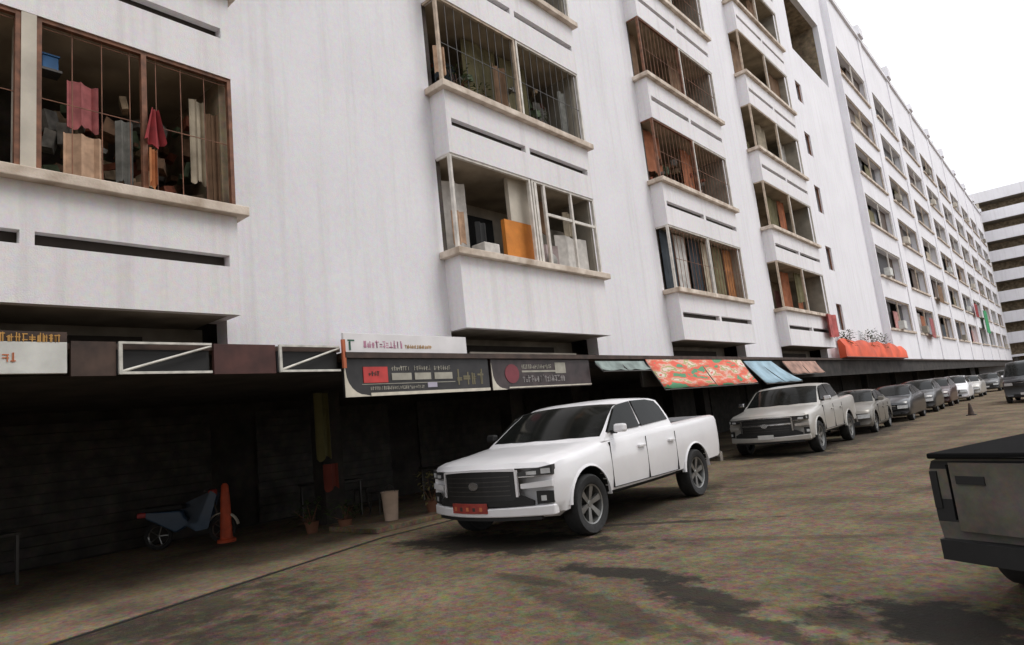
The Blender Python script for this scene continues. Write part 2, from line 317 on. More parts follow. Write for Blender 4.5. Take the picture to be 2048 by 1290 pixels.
for bi, (y0, y1) in enumerate(BAYS):
    bay = MB()
    ym = (y0 + y1) / 2
    for k in range(NF + 1):
        z0 = 3.33 if k == 0 else wtop(k - 1)
        z1 = sill(k) - .13 if k < NF else TOP
        s0, s1 = sill(k) - .82, sill(k) - .67
        p = MB(); X0, X1 = XF - .12, XF
        if (bi == 1 and k == 0) or k == NF:
            p.box(X0, X1, y0, y1, z0, z1)
        else:
            a, b = y0 + .12, y1 - .12; m0, m1 = (ym - .07, ym + .07) if bi != 0 else (1.66, 1.79)
            p.box(X0, X1, y0, y1, z0, s0); p.box(X0, X1, y0, y1, s1, z1)
            p.box(X0, X1, y0, a, s0, s1); p.box(X0, X1, m0, m1, s0, s1); p.box(X0, X1, b, y1, s0, s1)
        p.box(XW - .28, X0, y0, y0 + .12, z0, z1); p.box(XW - .28, X0, y1 - .12, y1, z0, z1)
        pan = bpart(p, 'bay_panel', MWP)
        if not ((bi == 1 and k == 0) or k == NF):
            bpart(MB().box(X0 - .06, X0 - .02, y0 + .13, y1 - .13, s0 - .1, s1 + .1), 'vent', MDARK, pan)
        # slab behind the panel (also closes the underside)
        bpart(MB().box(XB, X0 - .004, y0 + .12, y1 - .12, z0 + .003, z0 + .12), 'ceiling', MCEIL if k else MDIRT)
        if k == NF: continue
        # sill ledge wraps round the bay
        s = MB(); zs = sill(k)
        s.box(XF - .12, XF + .12, y0 - .12, y1 + .12, zs - .13, zs); s.box(XW + .002, XF - .12, y0 - .12, y0 + .1, zs - .13, zs); s.box(XW + .002, XF - .12, y1 - .1, y1 + .12, zs - .13, zs)
        bpart(s, 'sill', MSILL, bevel=.012)
        zt = wtop(k)
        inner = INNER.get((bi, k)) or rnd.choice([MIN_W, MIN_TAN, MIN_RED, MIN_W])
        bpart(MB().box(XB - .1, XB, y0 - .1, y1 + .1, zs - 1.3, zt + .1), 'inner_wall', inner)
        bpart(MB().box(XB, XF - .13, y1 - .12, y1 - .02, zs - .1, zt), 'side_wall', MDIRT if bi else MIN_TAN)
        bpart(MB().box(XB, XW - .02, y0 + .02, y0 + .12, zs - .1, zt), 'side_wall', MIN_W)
        c0, c1 = (1.66, 1.80) if bi == 0 else ((ym - .06, ym + .3) if (bi, k) == (1, 0) else (ym - .04, ym + .04))
        if bi == 0: bpart(MB().box(XF - .42, XF - .003, c0, c1, zs, zt), 'pier', MCREAM)
        fm = MFRAME_B if (bi, k) in ((0, 0), (2, 1), (2, 2), (0, 1)) else (MFRAME_W if (bi, k) in ((1, 0), (2, 0)) else MFRAME_T)
        for hi, (a, b) in enumerate(((y0, c0 if bi == 0 else ym - .02), (c1 if bi == 0 else ym + .02, y1))):
            X = XF - .05; t = .035
            fr = MB().box(X - t, X + t, a, a + .05, zs, zt).box(X - t, X + t, b - .05, b, zs, zt).box(X - t + .003, X + t - .003, a + .05, b - .05, zt - .05, zt).box(X - t + .003, X + t - .003, a + .05, b - .05, zs, zs + .04)
            if bi == 0: fr.box(X - t, X + t, 2.87, 2.93, zs + .04, zt - .05) if hi else None
            if hi == 0 and bi:   # side of the projecting bay, open too
                fr.box(XW + .01, XF - .085, a + .01, a + .045, zt - .045, zt)
            win = bpart(fr, 'window', MFRAME_W if (bi and hi) else fm)
            if (bi in (0, 2) and True) or (bi == 1 and k >= 1):
                bpart(grille(a + .05, b - .05, zs + .04, zt - .05, X - .01, r=.0045 if bi == 0 else .006, dy=.30 if bi == 0 else .24, dz=.85), 'grille', MFRAME_B if bi != 1 else MSTEEL, win)
            if (bi, k) == (2, 0):
                q = (b - a) / 3
                for j in range(3):
                    cm = [CURT[6], CURT[5], CURT[6]][j] if hi == 0 else [CURT[0], CURT[4], C_FADED][j]
                    bpart(wavy(a + q * j + .1, a + q * (j + 1) - .04, zs + .05, zt - .06, XF - .35, .02, 8), 'curtain', cm, win)
            elif bi >= 2 or k >= 1:
                cm = {(2, 1): CURT[2], (2, 2): CURT[1], (1, 1): CURT[4]}.get((bi, k)) or rnd.choice(CURT[:6])
                wd = (b - a) * rnd.uniform(.2, .5)
                e = rnd.random() < .5
                bpart(wavy(a + .08 if e else b - .08 - wd, (a + .08 + wd) if e else b - .08, zs + rnd.choice([.05, .05, .5]), zt - .08, XF - .4 - .25 * rnd.random(), .03, 9), 'curtain', cm, win)
                if rnd.random() < .55:
                    cm = rnd.choice(CURT); wd = (b - a) * rnd.uniform(.15, .3); st = rnd.uniform(a + .2, b - wd - .1)
                    bpart(wavy(st, st + wd, zs + rnd.uniform(0, .5), zt - rnd.uniform(.5, .9), XF - .9, .03, 6), 'curtain', cm, win)
# the open balcony of the second bay: orange and cream half walls, door, posts
y0, y1 = BAYS[1]; zs, zt = sill(0), wtop(0)
bpart(MB().box(-8.34, -8.24, 9.72, 10.62, zs - .9, zs + .9), 'partition', MORANGE)
bpart(MB().box(-8.34, -8.24, 9.95, 10.62, zs + .903, zt), 'partition', MCREAM)
bpart(MB().box(-9.85, -9.78, 9.9, 11.1, zs - .9, zt - .3), 'inner_door', MBLACK)
bpart(MB().box(XF - .08, XF - .02, 10.56, 10.64, zs, zt), 'post', MFRAME_W)
bpart(MB().box(XF - .08, XF - .02, 10.86, 10.93, zs, zt), 'post', MFRAME_W)
bpart(MB().box(XF - .08, XF - .02, 11.85, 11.91, zs, zt), 'post', MFRAME_W)
bpart(MB().box(XF - .075, XF - .03, 10.93, 12.75, zt - .72, zt - .66), 'rail', MFRAME_W)
bpart(MB().box(-8.75, -8.7, 10.7, 12.68, zs - .6, zs + 1.15), 'partition', MDIRT)
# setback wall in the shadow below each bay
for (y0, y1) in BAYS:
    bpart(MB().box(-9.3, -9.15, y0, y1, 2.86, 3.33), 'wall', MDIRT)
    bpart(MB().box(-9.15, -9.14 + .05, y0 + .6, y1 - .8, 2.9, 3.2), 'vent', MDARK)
bpart(MB().box(-8.44, -8.41, 8.55, 11.9, 2.861, 2.96), 'ledge', MCREAM)
# second half of the block: a grid of recessed windows
Y2, P2, W2, N2 = 43.2, 9.25, 7.1, 9
YEND = Y2 + P2 * N2
w2 = MB(); XF2 = XF
w2.box(XF2 - .45, XF2, 43.0, Y2, 2.86, TOP)
for j in range(N2):
    a = Y2 + P2 * j; b = a + W2
    w2.box(XF2 - .55, XF2, b, a + P2, 2.86, TOP)
    for k in range(NF + 1):
        z0 = 2.86 if k == 0 else wtop(k - 1) - .05
        z1 = sill(k) - .1 if k < NF else TOP
        w2.box(XF2 - .55, XF2, a, b, z0, z1)
bpart(w2, 'wall', MW)
fin = MB()
for j in range(N2 + 1):
    a = Y2 + P2 * j - 1.35
    if j: fin.box(XF2 - .001, XF2 + .07, a - .45, a + .35, 2.9, TOP)
bpart(fin, 'pier', MW)
sl_m = MB()
for j in range(N2):
    a = Y2 + P2 * j; b = a + W2
    for k in range(NF):
        zs, zt = sill(k), wtop(k) - .05
        f = MB(); X = XF2 - .10
        for q in range(3):
            y = a + (b - a) * q / 2
            f.box(X - .03, X + .03, y - .06 if q else y, y + .06 if q < 2 else y, zs - .1, zt)
        f.box(X - .025, X + .025, a, b, zt - .08, zt)
        win = bpart(f, 'window', MFRAME_W if rnd.random() < .6 else MFRAME_T)
        for q in range(4):
            ya, yb = a + (b - a) * q / 4 + .05, a + (b - a) * (q + 1) / 4 - .05
            r_ = rnd.random()
            mm = MGLASS_D if r_ < .35 else (MGLASS_G if r_ < .60 else (MGLASS_G2 if r_ < .85 else rnd.choice(CURT)))
            bpart(MB().box(X - .42 + .12 * (r_ > .65), X - .39 + .12 * (r_ > .65), ya - .05, yb + .05 - .004, zs - .1, (zt if r_ < .85 else zt - rnd.uniform(.1, .8)) - .003), 'pane' if r_ < .85 else 'curtain', mm, win)
        bpart(MB().box(XF2 + .002, XF2 + .12, a - .1, b + .1, zs - .22, zs - .1), 'sill', MSILL)
        if rnd.random() < .35:
            aa = a + rnd.uniform(.3, 3)
            tag(MB().box(XF2 + .02, XF2 + .35, aa, aa + .8, zs - .1 + .002, zs + .4).build('air_conditioner' if rnd.random() < .5 else 'window_box', rnd.choice([MBOARD_W, MCREAM, MDIRT]), bevel=.02),
                'pale box standing on a far window ledge of the white block', 'window box', 'boxes on the far window ledges')
bpart(MB().box(XW - 6, XW - .3, -8, YEND, TOP - .3, TOP), 'roof', MDIRT)
bpart(MB().box(XF2 - .3, XF2 + .15, 43, YEND, TOP, TOP + .25), 'parapet', MW)
bpart(MB().box(-14.2, -14.0, -8, YEND, 0, TOP - .3), 'rear_wall', MIN_W)
bpart(MB().box(-14.0, XW - .3, 43.0 - .3, 43.0, 2.9, TOP - .3), 'partition', MIN_W)
bpart(MB().box(-14.0, XW, YEND - .01, YEND + .2, 0, TOP), 'end_wall', MW)
bpart(MB().box(-14.0, XW - .3, -8.2, -8, 2.86, TOP), 'end_wall', MW)
# first floor slab = ceiling of the arcade, shop walls and columns
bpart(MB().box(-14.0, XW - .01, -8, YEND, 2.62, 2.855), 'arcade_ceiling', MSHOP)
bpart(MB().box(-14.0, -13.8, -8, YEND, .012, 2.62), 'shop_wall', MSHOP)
for j in range(14):
    a = -7 + 4.6 * j
    q = MB()
    for i in range(14): q.box(-13.79, -13.74 + (.02 if i % 2 else 0), a + .3, a + 3.9, .05 + i * .17, .05 + i * .17 + .16)
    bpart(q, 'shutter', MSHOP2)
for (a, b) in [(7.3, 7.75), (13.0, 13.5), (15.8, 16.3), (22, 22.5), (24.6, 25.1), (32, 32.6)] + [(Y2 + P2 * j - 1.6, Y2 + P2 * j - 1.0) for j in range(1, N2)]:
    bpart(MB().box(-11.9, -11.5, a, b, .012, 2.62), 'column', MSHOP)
# canopy slab edge running the whole way
bpart(MB().box(XW + .003, XF + .06, 5.5, YEND, 2.77, 2.855), 'canopy', MBROWNP)
bpart(MB().box(XW + .003, XF - .06, -6, 5.497, 2.87, 2.93), 'canopy', MBROWNP)
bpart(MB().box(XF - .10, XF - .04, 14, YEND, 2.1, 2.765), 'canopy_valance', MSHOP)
# roof clutter
rl = MB(); y = 43.5
while y < YEND:
    rl.box(XF2 - .1, XF2 - .06, y, y + .05, TOP + .25, TOP + .95); y += 1.6
rl.box(XF2 - .1, XF2 - .06, 43.4, YEND, TOP + .95, TOP + 1.0)
bpart(rl, 'roof_railing', MTRUSS)
for j in range(1, N2 + 1):
    a = Y2 + P2 * j - 1.35
    bpart(MB().box(XF2 - .25, XF2 + .3, a - .7, a + .5, TOP + .251, TOP + .75 + .2 * (j % 3)), 'parapet_block', MW)
    if j % 2: bpart(MB().box(XF2 - 2.2, XF2 - .6, a + 2, a + 4.2, TOP, TOP + 1.7), 'water_tank', MDIRT, bevel=.1)
for i, y in enumerate((45, 51, 57.5, 66, 74, 88, 103)):
    t = thing('aerial', 'thin television aerial on the flat roof edge against the white sky', 'aerial', (XF2 - .6, y, TOP), 0, 'roof aerials')
    h = 1.5 + .5 * (i % 3)
    MB().tube((0, 0, 0), (0, 0, h), .03, 5).build('mast', MSTEEL, t)
    a = MB().tube((-.1, -.5, h - .1), (-.1, .5, h - .1), .02, 4)
    for q in range(5): a.tube((-.35, -.5 + .25 * q, h - .1), (.25, -.5 + .25 * q, h - .1), .015, 4)
    a.build('crossbar', MSTEEL, t)

# far block closing the street
fb = thing('apartment_building', 'far white block with dark horizontal balcony bands closing the end of the street', 'apartment building', (6, 132, 0))
def fpart(mb, name, m):
    mb.v = [(x - 6, y - 132, z) for x, y, z in mb.v]; return mb.build(name, m, fb)
YFB = 130
for k in range(8):
    zt = 25.6 - 3.34 * (k - 1)
    if zt < 3: break
    fpart(MB().box(-30, 60, YFB, YFB + .3, zt, zt + 1.75), 'parapet', MW)
    fpart(MB().box(-30, 60, YFB + .3, YFB + 3.2, zt, zt + .2), 'floor_slab', MDIRT)
    x = -28
    while x < 58:
        fpart(MB().box(x, x + .35, YFB + .05, YFB + .3, zt - 1.6, zt), 'pillar', MW if int(x) % 3 == 0 else MCREAM); x += 6.5
fpart(MB().box(-30, 60, YFB + 3.2, YFB + 3.4, 0, 29), 'wall', MIN_TAN)
fpart(MB().box(-30, 60, YFB - .05, YFB + 3, 3.4, 3.75), 'canopy', MW)
for x in range(-28, 60, 5): fpart(MB().box(x, x + .6, YFB + .1, YFB + .5, 0, 3.4), 'pillar', MSHOP2)

# unseen block added opposite, beside and behind the camera, to shade the near walls
ob = MB(); ob.box(17, 29, -60, 14, 0, 24)
q = ob.build('added_shade_block_wall', MCREAM); struct(q)
ow = MB()
for k in range(7):
    for j in range(17):
        ow.box(16.9, 16.97, -58 + 4.3 * j, -55.6 + 4.3 * j, 1.2 + 3.2 * k, 2.9 + 3.2 * k)
struct(ow.build('added_shade_block_windows', MGLASS_D))

# ------------------------------------------------------------------ things in the windows
def cloth(name, label, cat, m, y0, y1, z0, z1, x, group=None, amp=.03, taper=0):
    mb = wavy(y0, y1, z0, z1, x, amp, 10)
    c = Vector((x, (y0 + y1) / 2, z0))
    if taper:
        mb.v = [(vx, c.y + (vy - c.y) * (1 - taper * (vz - z0) / (z1 - z0)), vz) for vx, vy, vz in mb.v]
    mb.v = [(vx - c.x, vy - c.y, vz - c.z) for vx, vy, vz in mb.v]
    return tag(mb.build(name, m, loc=c, smooth=True), label, cat, group)
C_PINK = mat('pink_cloth', (.36, .11, .11), .95, vary=.35, scale=7)
C_PEACH = mat('peach_cloth', (.50, .33, .22), .95, vary=.3, scale=8)
C_BLUE = mat('blue_plastic', (.02, .12, .30), .6, vary=.3, scale=9)
C_RED = mat('red_cloth', (.30, .035, .04), .9, vary=.3, scale=7)
C_WHITE = mat('white_cloth', (.60, .57, .53), .95, vary=.2, scale=6)
C_GREY = mat('grey_cloth', (.22, .22, .2), .95, vary=.4, scale=6)
C_ORANGE = mat('faded_orange_cloth', (.5, .2, .08), .95, vary=.3, scale=6)
zs = sill(0)
cloth('hanging_towel', 'pink towel hanging above a peach one in the left window of the nearest bay', 'towel', C_PINK, 2.14, 2.46, zs + .72, zs + 1.28, XF - .22)
cloth('hanging_towel', 'peach coloured towel hanging below the pink one in the nearest bay', 'towel', C_PEACH, 2.10, 2.48, zs + .08, zs + .62, XF - .2)
cloth('hanging_shirt', 'small grey shirt drying right of the peach towel in the nearest bay', 'shirt', C_GREY, 2.66, 2.84, zs + .15, zs + .95, XF - .25)
cloth('hanging_dress', 'red triangular garment hanging on the mullion of the nearest bay', 'garment', C_RED, 2.86, 3.14, zs + .62, zs + 1.08, XF + .015, taper=.7)
cloth('hanging_cloth', 'narrow orange cloth hanging below the red garment on the mullion', 'cloth', C_ORANGE, 2.92, 3.02, zs + .08, zs + .55, XF + .015)
cloth('hanging_sheet', 'long cream sheet hanging at the right end of the nearest bay window', 'sheet', CURT[0], 3.52, 3.72, zs + .35, zs + 1.5, XF - .22)
cloth('hanging_sheet', 'narrow brownish sheet next to the cream one in the nearest bay window', 'sheet', CURT[1], 3.74, 3.88, zs + .1, zs + 1.35, XF - .2)
t = thing('storage_box', 'small blue plastic box high inside the nearest bay window', 'box', (XF - .3, 1.98, zs + 1.36))
MB().box(-.08, .08, -.08, .08, 0, .16).build('box_body', C_BLUE, t, bevel=.01); MB().box(-.09, .09, -.09, .09, .161, .18).build('lid', C_BLUE, t)
MB().box(-.1, .1, -.11, .11, -.03, -.001).build('bracket', MSTEEL, t)
# balcony of the second bay
cloth('curtain', 'white net curtain at the left of the open orange balcony', 'curtain', C_WHITE, 8.35, 8.95, zs + .02, zs + 1.55, XF - .55, amp=.05)
cloth('hanging_shirt', 'dusty pink shirt hanging in front of the white net curtain', 'shirt', C_PEACH, 8.3, 8.6, zs + .2, zs + .85, XF - .3)
cloth('hanging_shirt', 'black shirt hanging beside the balcony door above the white box', 'shirt', MBLACK, 8.98, 9.28, zs + .3, zs + .75, XF - .35)
tag(MB().box(-.18, .18, -.22, .22, 0, .3).build('cardboard_box', C_WHITE, loc=(XF - .35, 9.2, zs + .002), bevel=.02), 'white box on the balcony ledge below the black shirt', 'box')
cloth('hanging_sheet', 'pale sheet hung low inside the right end of the orange balcony', 'sheet', C_WHITE, 11.5, 12.7, zs + .02, zs + .85, XF - .28, amp=.05)
cloth('hanging_sheet', 'greyish pink sheet behind the posts right of the orange wall', 'sheet', mat('grey_pink_cloth', (.42, .34, .33), .95, vary=.3, scale=5), 10.75, 11.45, zs + .02, zs + .55, XF - .3, amp=.05)
for i, (ya, yb, h, m, lb) in enumerate([(11.0, 11.35, .4, CURT[3], 'small grey sack on the balcony ledge behind the middle post')]):
    bm = bmesh.new(); bmesh.ops.create_icosphere(bm, subdivisions=3, radius=1)
    for v in bm.verts:
        q = 1 + .12 * math.sin(v.co.x * 5 + i) * math.cos(v.co.y * 4) ; v.co *= q
        v.co.x *= .22; v.co.y *= (yb - ya) / 2; v.co.z = max(0, (v.co.z + .8) / 1.8) * h
    me = bpy.data.meshes.new('sack'); bm.to_mesh(me); bm.free()
    tag(link('sack', me, m, smooth=True, loc=(XF - .35, (ya + yb) / 2, zs - .0 + .002)), lb, 'sack')
cloth('hanging_towel', 'brown patterned towel hanging high at the right of the orange balcony', 'towel', CURT[1], 10.8, 11.3, zs + .85, zs + 1.6, XF - .4)
cloth('hanging_towel', 'beige towel hanging at the far right end of the orange balcony', 'towel', CURT[0], 11.98, 12.3, zs + .9, zs + 1.5, XF - .38)
# second bay, upper window clutter
zs1 = sill(1)
cloth('hanging_shirt', 'pale pink shirt at the left corner of the upper window over the orange balcony', 'shirt', C_PEACH, 8.16, 8.38, zs1 + .35, zs1 + .9, XF - .2)
cloth('hanging_towel', 'grey towel at the right of the upper window over the orange balcony', 'towel', C_GREY, 12.2, 12.5, zs1 + .1, zs1 + 1.3, XF - .25)
cloth('hanging_towel', 'brown towel drying left of the thin post in the upper window', 'towel', CURT[1], 9.9, 10.3, zs1 + .3, zs1 + 1.2, XF - .3)
MLEAF = mat('plant_leaf', (.06, .085, .035), .95, spec=.05, vary=.4, scale=10)
MPOT = mat('clay_pot', (.22, .10, .06), .8)
def potted(loc, h, wd, label, m=MLEAF, n=70):
    t = thing('potted_plant', label, 'plant', loc)
    MB().lathe((0, 0, 0), [(.0, 0), (.09, 0), (.13, .2), (.11, .2), (.0, .17)], 12).build('pot', MPOT, t, smooth=True)
    g = MB(); st = MB()
    for i in range(n):
        a = rnd.uniform(0, 6.28); rr = wd * math.sqrt(rnd.random()); z = .2 + (h - .2) * rnd.random() ** .8
        p = Vector((rr * math.cos(a), rr * math.sin(a), z)); dr = Vector((math.cos(a), math.sin(a), rnd.uniform(-.6, .8))).normalized() * rnd.uniform(.06, .12) * (wd / .25) ** 1.2; sd_ = dr.cross(Vector((0, 0, 1))).normalized() * .022 * (wd / .25) ** 1.2
        g.raw([p, p + dr * .5 + sd_, p + dr + Vector((0, 0, -.015)), p + dr * .5 - sd_], [(0, 1, 2, 3)])
        if i % 9 == 0: st.tube((0, 0, .17), p, .006, 4, .003)
    g.build('foliage', m, t); st.build('stem', MFRAME_B, t)
potted((XF - .25, 8.75, zs1 + .002), .65, .25, 'leafy pot plant on the sill of the upper window over the orange balcony')
potted((XF - .3, 9.4, zs1 + .002), .5, .22, 'smaller pot plant right of the leafy one in the upper window')
potted((XF - .25, 11.3, zs1 + .002), .45, .2, 'pot plant right of the thin post in the upper window')
# jumbles of household goods stored inside the nearest bays
CLM = [mat('clutter_' + n_, c, .9, vary=.5, scale=9) for n_, c in (('brown', (.16, .09, .05)), ('grey', (.2, .19, .17)), ('tan', (.34, .25, .16)), ('green', (.08, .11, .06)), ('rust', (.28, .09, .05)))]
for (ya, yb, zz0, ht, lb) in [(1.9, 3.9, sill(0), 1.2, 'jumble of brown and grey household goods stacked behind the nearest right window'), (-.3, 1.55, sill(0), 1.4, 'jumble of goods behind the window at the left edge'),
                              (8.3, 12.6, sill(1), 1.3, 'jumble of household goods behind the upper window over the orange balcony'), (16.8, 21.5, sill(1), 1.2, 'jumble of goods behind the red-brown grille of the third bay'), (8.3, 12.6, sill(2), 1.2, 'jumble of goods in the highest visible window of the second bay')]:
    g = MB(); fi = []
    for i in range(110):
        y = rnd.uniform(ya, yb - .2); z = zz0 + .03 + ht * rnd.random() ** 1.6; w1, h1 = rnd.uniform(.05, .22), rnd.uniform(.05, .26); x = XB + .25 + 1.0 * rnd.random()
        n0 = len(g.f); v0 = len(g.v); g.box(x, x + rnd.uniform(.1, .3), y, min(yb, y + w1), z, z + h1)
        rm_ = Matrix.Rotation(rnd.uniform(-.6, .6), 3, 'Z') @ Matrix.Rotation(rnd.uniform(-.35, .35), 3, 'X'); c_ = Vector((x + .1, y + w1 / 2, z + h1 / 2))
        g.v[v0:] = [tuple(c_ + rm_ @ ((Vector(v) - c_) * rnd.uniform(.8, 1.1))) for v in g.v[v0:]]; fi += [rnd.randrange(5)] * (len(g.f) - n0)
    o = g.build('household_goods', None)
    for m_ in CLM: o.data.materials.append(m_)
    for p_, k_ in zip(o.data.polygons, fi): p_.material_index = k_
    tag(o, lb, 'household goods', kind='stuff')
# pink-red cloth out of a low window in the fourth bay
cloth('hanging_sheet', 'red and pink sheet hung outside the low window before the stair windows', 'sheet', mat('red_pink_cloth', (.50, .13, .12), .9, vary=.4, scale=3), 29.6, 30.9, 3.75, 4.75, XF + .2, amp=.06)
cloth('hanging_sheet', 'green sheet hung outside a distant low window of the block', 'sheet', mat('green_cloth', (.05, .30, .12), .9), 92.5, 96, 6.0, 8.6, XF + .45, amp=.1)
for (ya, z, m, lb) in [(54.5, 4.4, C_PINK, 'pink sheet hung from a low window above the orange tarpaulin'), (86, 7.6, C_RED, 'dark red sheet hung from a distant window left of the green one'), (62, 7.5, CURT[1], 'brown sheet hung from a second floor window of the far bays')]:
    cloth('hanging_sheet', lb, 'sheet', m, ya, ya + 2.2, z, z + 1.4, XF + .33, amp=.06)

# ------------------------------------------------------------------ fascia, signs and awnings
def glyphs(parent, name, m, x, y0, y1, z0, z1, seed, t=.004):
    """a line of small stroke marks standing for lettering too blurred to read"""
    r = random.Random(seed); g = MB(); y = y0; h = z1 - z0
    while y < y1 - h * .3:
        wd = h * r.uniform(.35, .6)
        for s in range(r.choice([3, 4])):
            if r.random() < .55:
                yy = y + r.uniform(0, wd * .7); g.box(x, x + t, yy, yy + h * .10, z0, z0 + h * r.uniform(.6, 1))
            else:
                zz_ = z0 + r.uniform(0, .8) * h; g.box(x, x + t * .8, y, y + wd, zz_, zz_ + h * .11)
        y += wd + h * .12
    return g.build(name, m, parent)
XS = XF + .0
def board(name, label, m, y0, y1, z0, z1, x=XS, t=.05):
    o = thing(name, label, 'sign', (x, y0, z0))
    MB().box(-t, 0, 0, y1 - y0, 0, z1 - z0).build('panel', m, o, bevel=.004)
    return o, y1 - y0, z1 - z0
o, Wd, Ht = board('shop_sign', 'white sign board with orange lettering at the far left under the nearest bay', MBOARD_W, .2, 2.08, 2.60, 2.93)
glyphs(o, 'lettering', MTXT_O, .0, .3, Wd - .05, Ht + .0, Ht + .10, 3); glyphs(o, 'lettering', MTXT_R, .003, .2, Wd - .45, .12, .22, 4)
MB().box(-.05, -.004, .2, Wd, Ht + .001, Ht + .11).build('top_board', MBROWNP, o)
def fascia(label, m, y0, y1, z0=2.57, z1=2.95):
    return tag(MB().box(-.06, 0, 0, y1 - y0, 0, z1 - z0).build('fascia_panel', m, loc=(XF - .02, y0, z0)), label, 'panel')
fascia('plain dark brown fascia panel between the white sign and the first pale truss', MBROWNP, 2.12, 2.55)
fascia('dark red fascia panel between the two pale trusses', MMAROON, 3.64, 4.46)
for (a, b, lb) in ((2.57, 3.6, 'pale steel truss frame with one diagonal, nearer to the white sign'), (4.5, 5.44, 'pale steel truss frame with one diagonal, beside the red post')):
    t = thing('truss_frame', lb, 'frame', (XF, a, 2.58)); L_ = b - a; hh = .37; s = .018
    MB().box(-s, s, 0, s * 2, 0, hh).build('upright', MTRUSS, t)
    MB().box(-s, s, s * 2, L_, 0, s * 1.6).build('bottom_rail', MTRUSS, t); MB().box(-s, s, s * 2, L_, hh - s * 1.4, hh).build('top_rail', MTRUSS, t)
    MB().tube((0, s * 2, s * 2), (0, L_, hh - s * 2), .015, 6).build('diagonal', MTRUSS, t)
    MB().box(-.1, -.07, 0, L_, 0.01, hh - .01).build('backing', MBLACK, t)
t = tag(MB().box(-.02, .02, -.025, .025, 0, .42).build('post', mat('red_post', (.45, .12, .05), .7), loc=(XF + .04, 5.49, 2.62)), 'short red post between the truss and the black shop sign', 'post')
o, Wd, Ht = board('shop_sign', 'white sign with faint pink lettering standing on the canopy above the black sign', mat('faded_white_board', (.72, .70, .70), .6, vary=.08, scale=3, grain=.2), 5.56, 8.1, 2.86, 3.16, XF - .05)
glyphs(o, 'lettering', MTXT_P, .001, .35, 1.1, .08, .2, 9); glyphs(o, 'emblem', MTXT_G, .002, .07, .2, .04, .24, 2); glyphs(o, 'lettering', MTXT_O, .002, 1.15, 1.7, .08, .14, 5)

def corner(parent, Ht, r=.30):
    pts = [(.0, .0), (r * 1.5, .0)]
    for i in range(7):
        a = i / 6 * math.pi / 2; pts.append((r * 1.2 - r * 1.13 * math.sin(a), r * 1.28 - (r * 1.2) * math.cos(a)))
    pts.append((0, r * 1.9))
    MB().prism(pts, 0, .001, .012).build('pale_corner', MCREAMB, parent)
o, Wd, Ht = board('shop_sign', 'long black shop sign with red square logo and three pale word blocks', MBOARD_K, 5.5, 8.55, 2.2, 2.77)
corner(o, Ht)
MB().box(.001, .009, .45, Wd, .0, .05).build('bottom_edge', MCREAMB, o)
MB().box(.001, .012, .33, .78, .20, .44).build('logo', MRED, o); glyphs(o, 'logo_mark', MTXT_D, .013, .42, .62, .30, .38, 6)
for a, b in ((.86, 1.25), (1.32, 1.66), (1.74, 2.14)):
    MB().box(.001, .010, a, b, .23, .34).build('word_block', MTXT_W, o); glyphs(o, 'lettering', MTXT_W, .002, a, b, .38, .46, int(a * 10))
glyphs(o, 'lettering', MTXT_W, .002, .45, 1.5, .09, .15, 12, .003)
MB().box(.001, .010, 1.58, 1.78, .10, .18).build('small_block', mat('lilac_block', (.4, .37, .45), .7), o)
glyphs(o, 'lettering', mat('olive_lettering', (.16, .14, .08), .7), .002, 2.25, 3.0, .12, .42, 14)
MB().box(.001, .006, .3, 2.2, .175, .185).build('rule_line', MTXT_W, o)
o, Wd, Ht = board('shop_sign', 'dark sign with a dull red oval and cream corner, beside the long black sign', mat('dark_plum_board', (.045, .03, .03), .5, vary=.5, scale=4), 8.62, 11.75, 2.2, 2.76)
corner(o, Ht, .26)
MB().box(.001, .009, .45, Wd, .02, .045).build('bottom_edge', MCREAMB, o)
MB().prism([(.56 + .2 * math.cos(a * math.pi / 8), .29 + .18 * math.sin(a * math.pi / 8)) for a in range(16)], 0, .001, .01).build('logo', mat('dull_red', (.18, .03, .04), .6), o)
MB().box(.001, .008, .85, 1.9, .31, .345).build('rule_line', MTXT_W, o)
glyphs(o, 'lettering', MTXT_W, .002, .85, 1.8, .38, .47, 21); glyphs(o, 'lettering', mat('grey_lettering', (.28, .26, .25), .7), .002, .85, 2.2, .12, .26, 22)
MB().box(.001, .006, 1.9, 2.25, .28, .5).build('word_block', MTXT_W, o)

def awning(label, m, y0, y1, zt, xo, zo, bars=4, y0o=None, y1o=None, x=XF + .06, cat='awning', frame=True):
    t = thing('awning', label, cat, (x, y0, 0)); vs = []; fs = []; n = 14; q = 4
    y0o = y0 if y0o is None else y0o; y1o = y1 if y1o is None else y1o
    for i in range(n + 1):
        for j in range(q + 1):
            f = i / n; g = j / q
            ya = y0 + (y1 - y0) * f; yb = y0o + (y1o - y0o) * f
            vs.append((xo * g, ya + (yb - ya) * g - y0, zt + (zo - zt) * g - .05 * math.sin(math.pi * g) - .03 * g * abs(math.sin(f * math.pi * bars))))
    for i in range(n):
        for j in range(q): a = i * (q + 1) + j; fs.append((a, a + 1, a + q + 2, a + q + 1))
    o = link('fabric', MB().raw(vs, fs).mesh('fabric'), m, t, True)
    sm = o.modifiers.new('s', 'SOLIDIFY'); sm.thickness = .012
    if frame:
        fr = MB()
        for i in range(3):
            f = i / 2; fr.tube((0, (y1 - y0) * f, zt - .06), (xo, y0o - y0 + (y1o - y0o) * f, zo - .04), .015, 6)
        fr.tube((xo, y0o - y0, zo - .05), (xo, y1o - y0, zo - .05), .015, 6); fr.build('frame', MSTEEL, t)
    return t
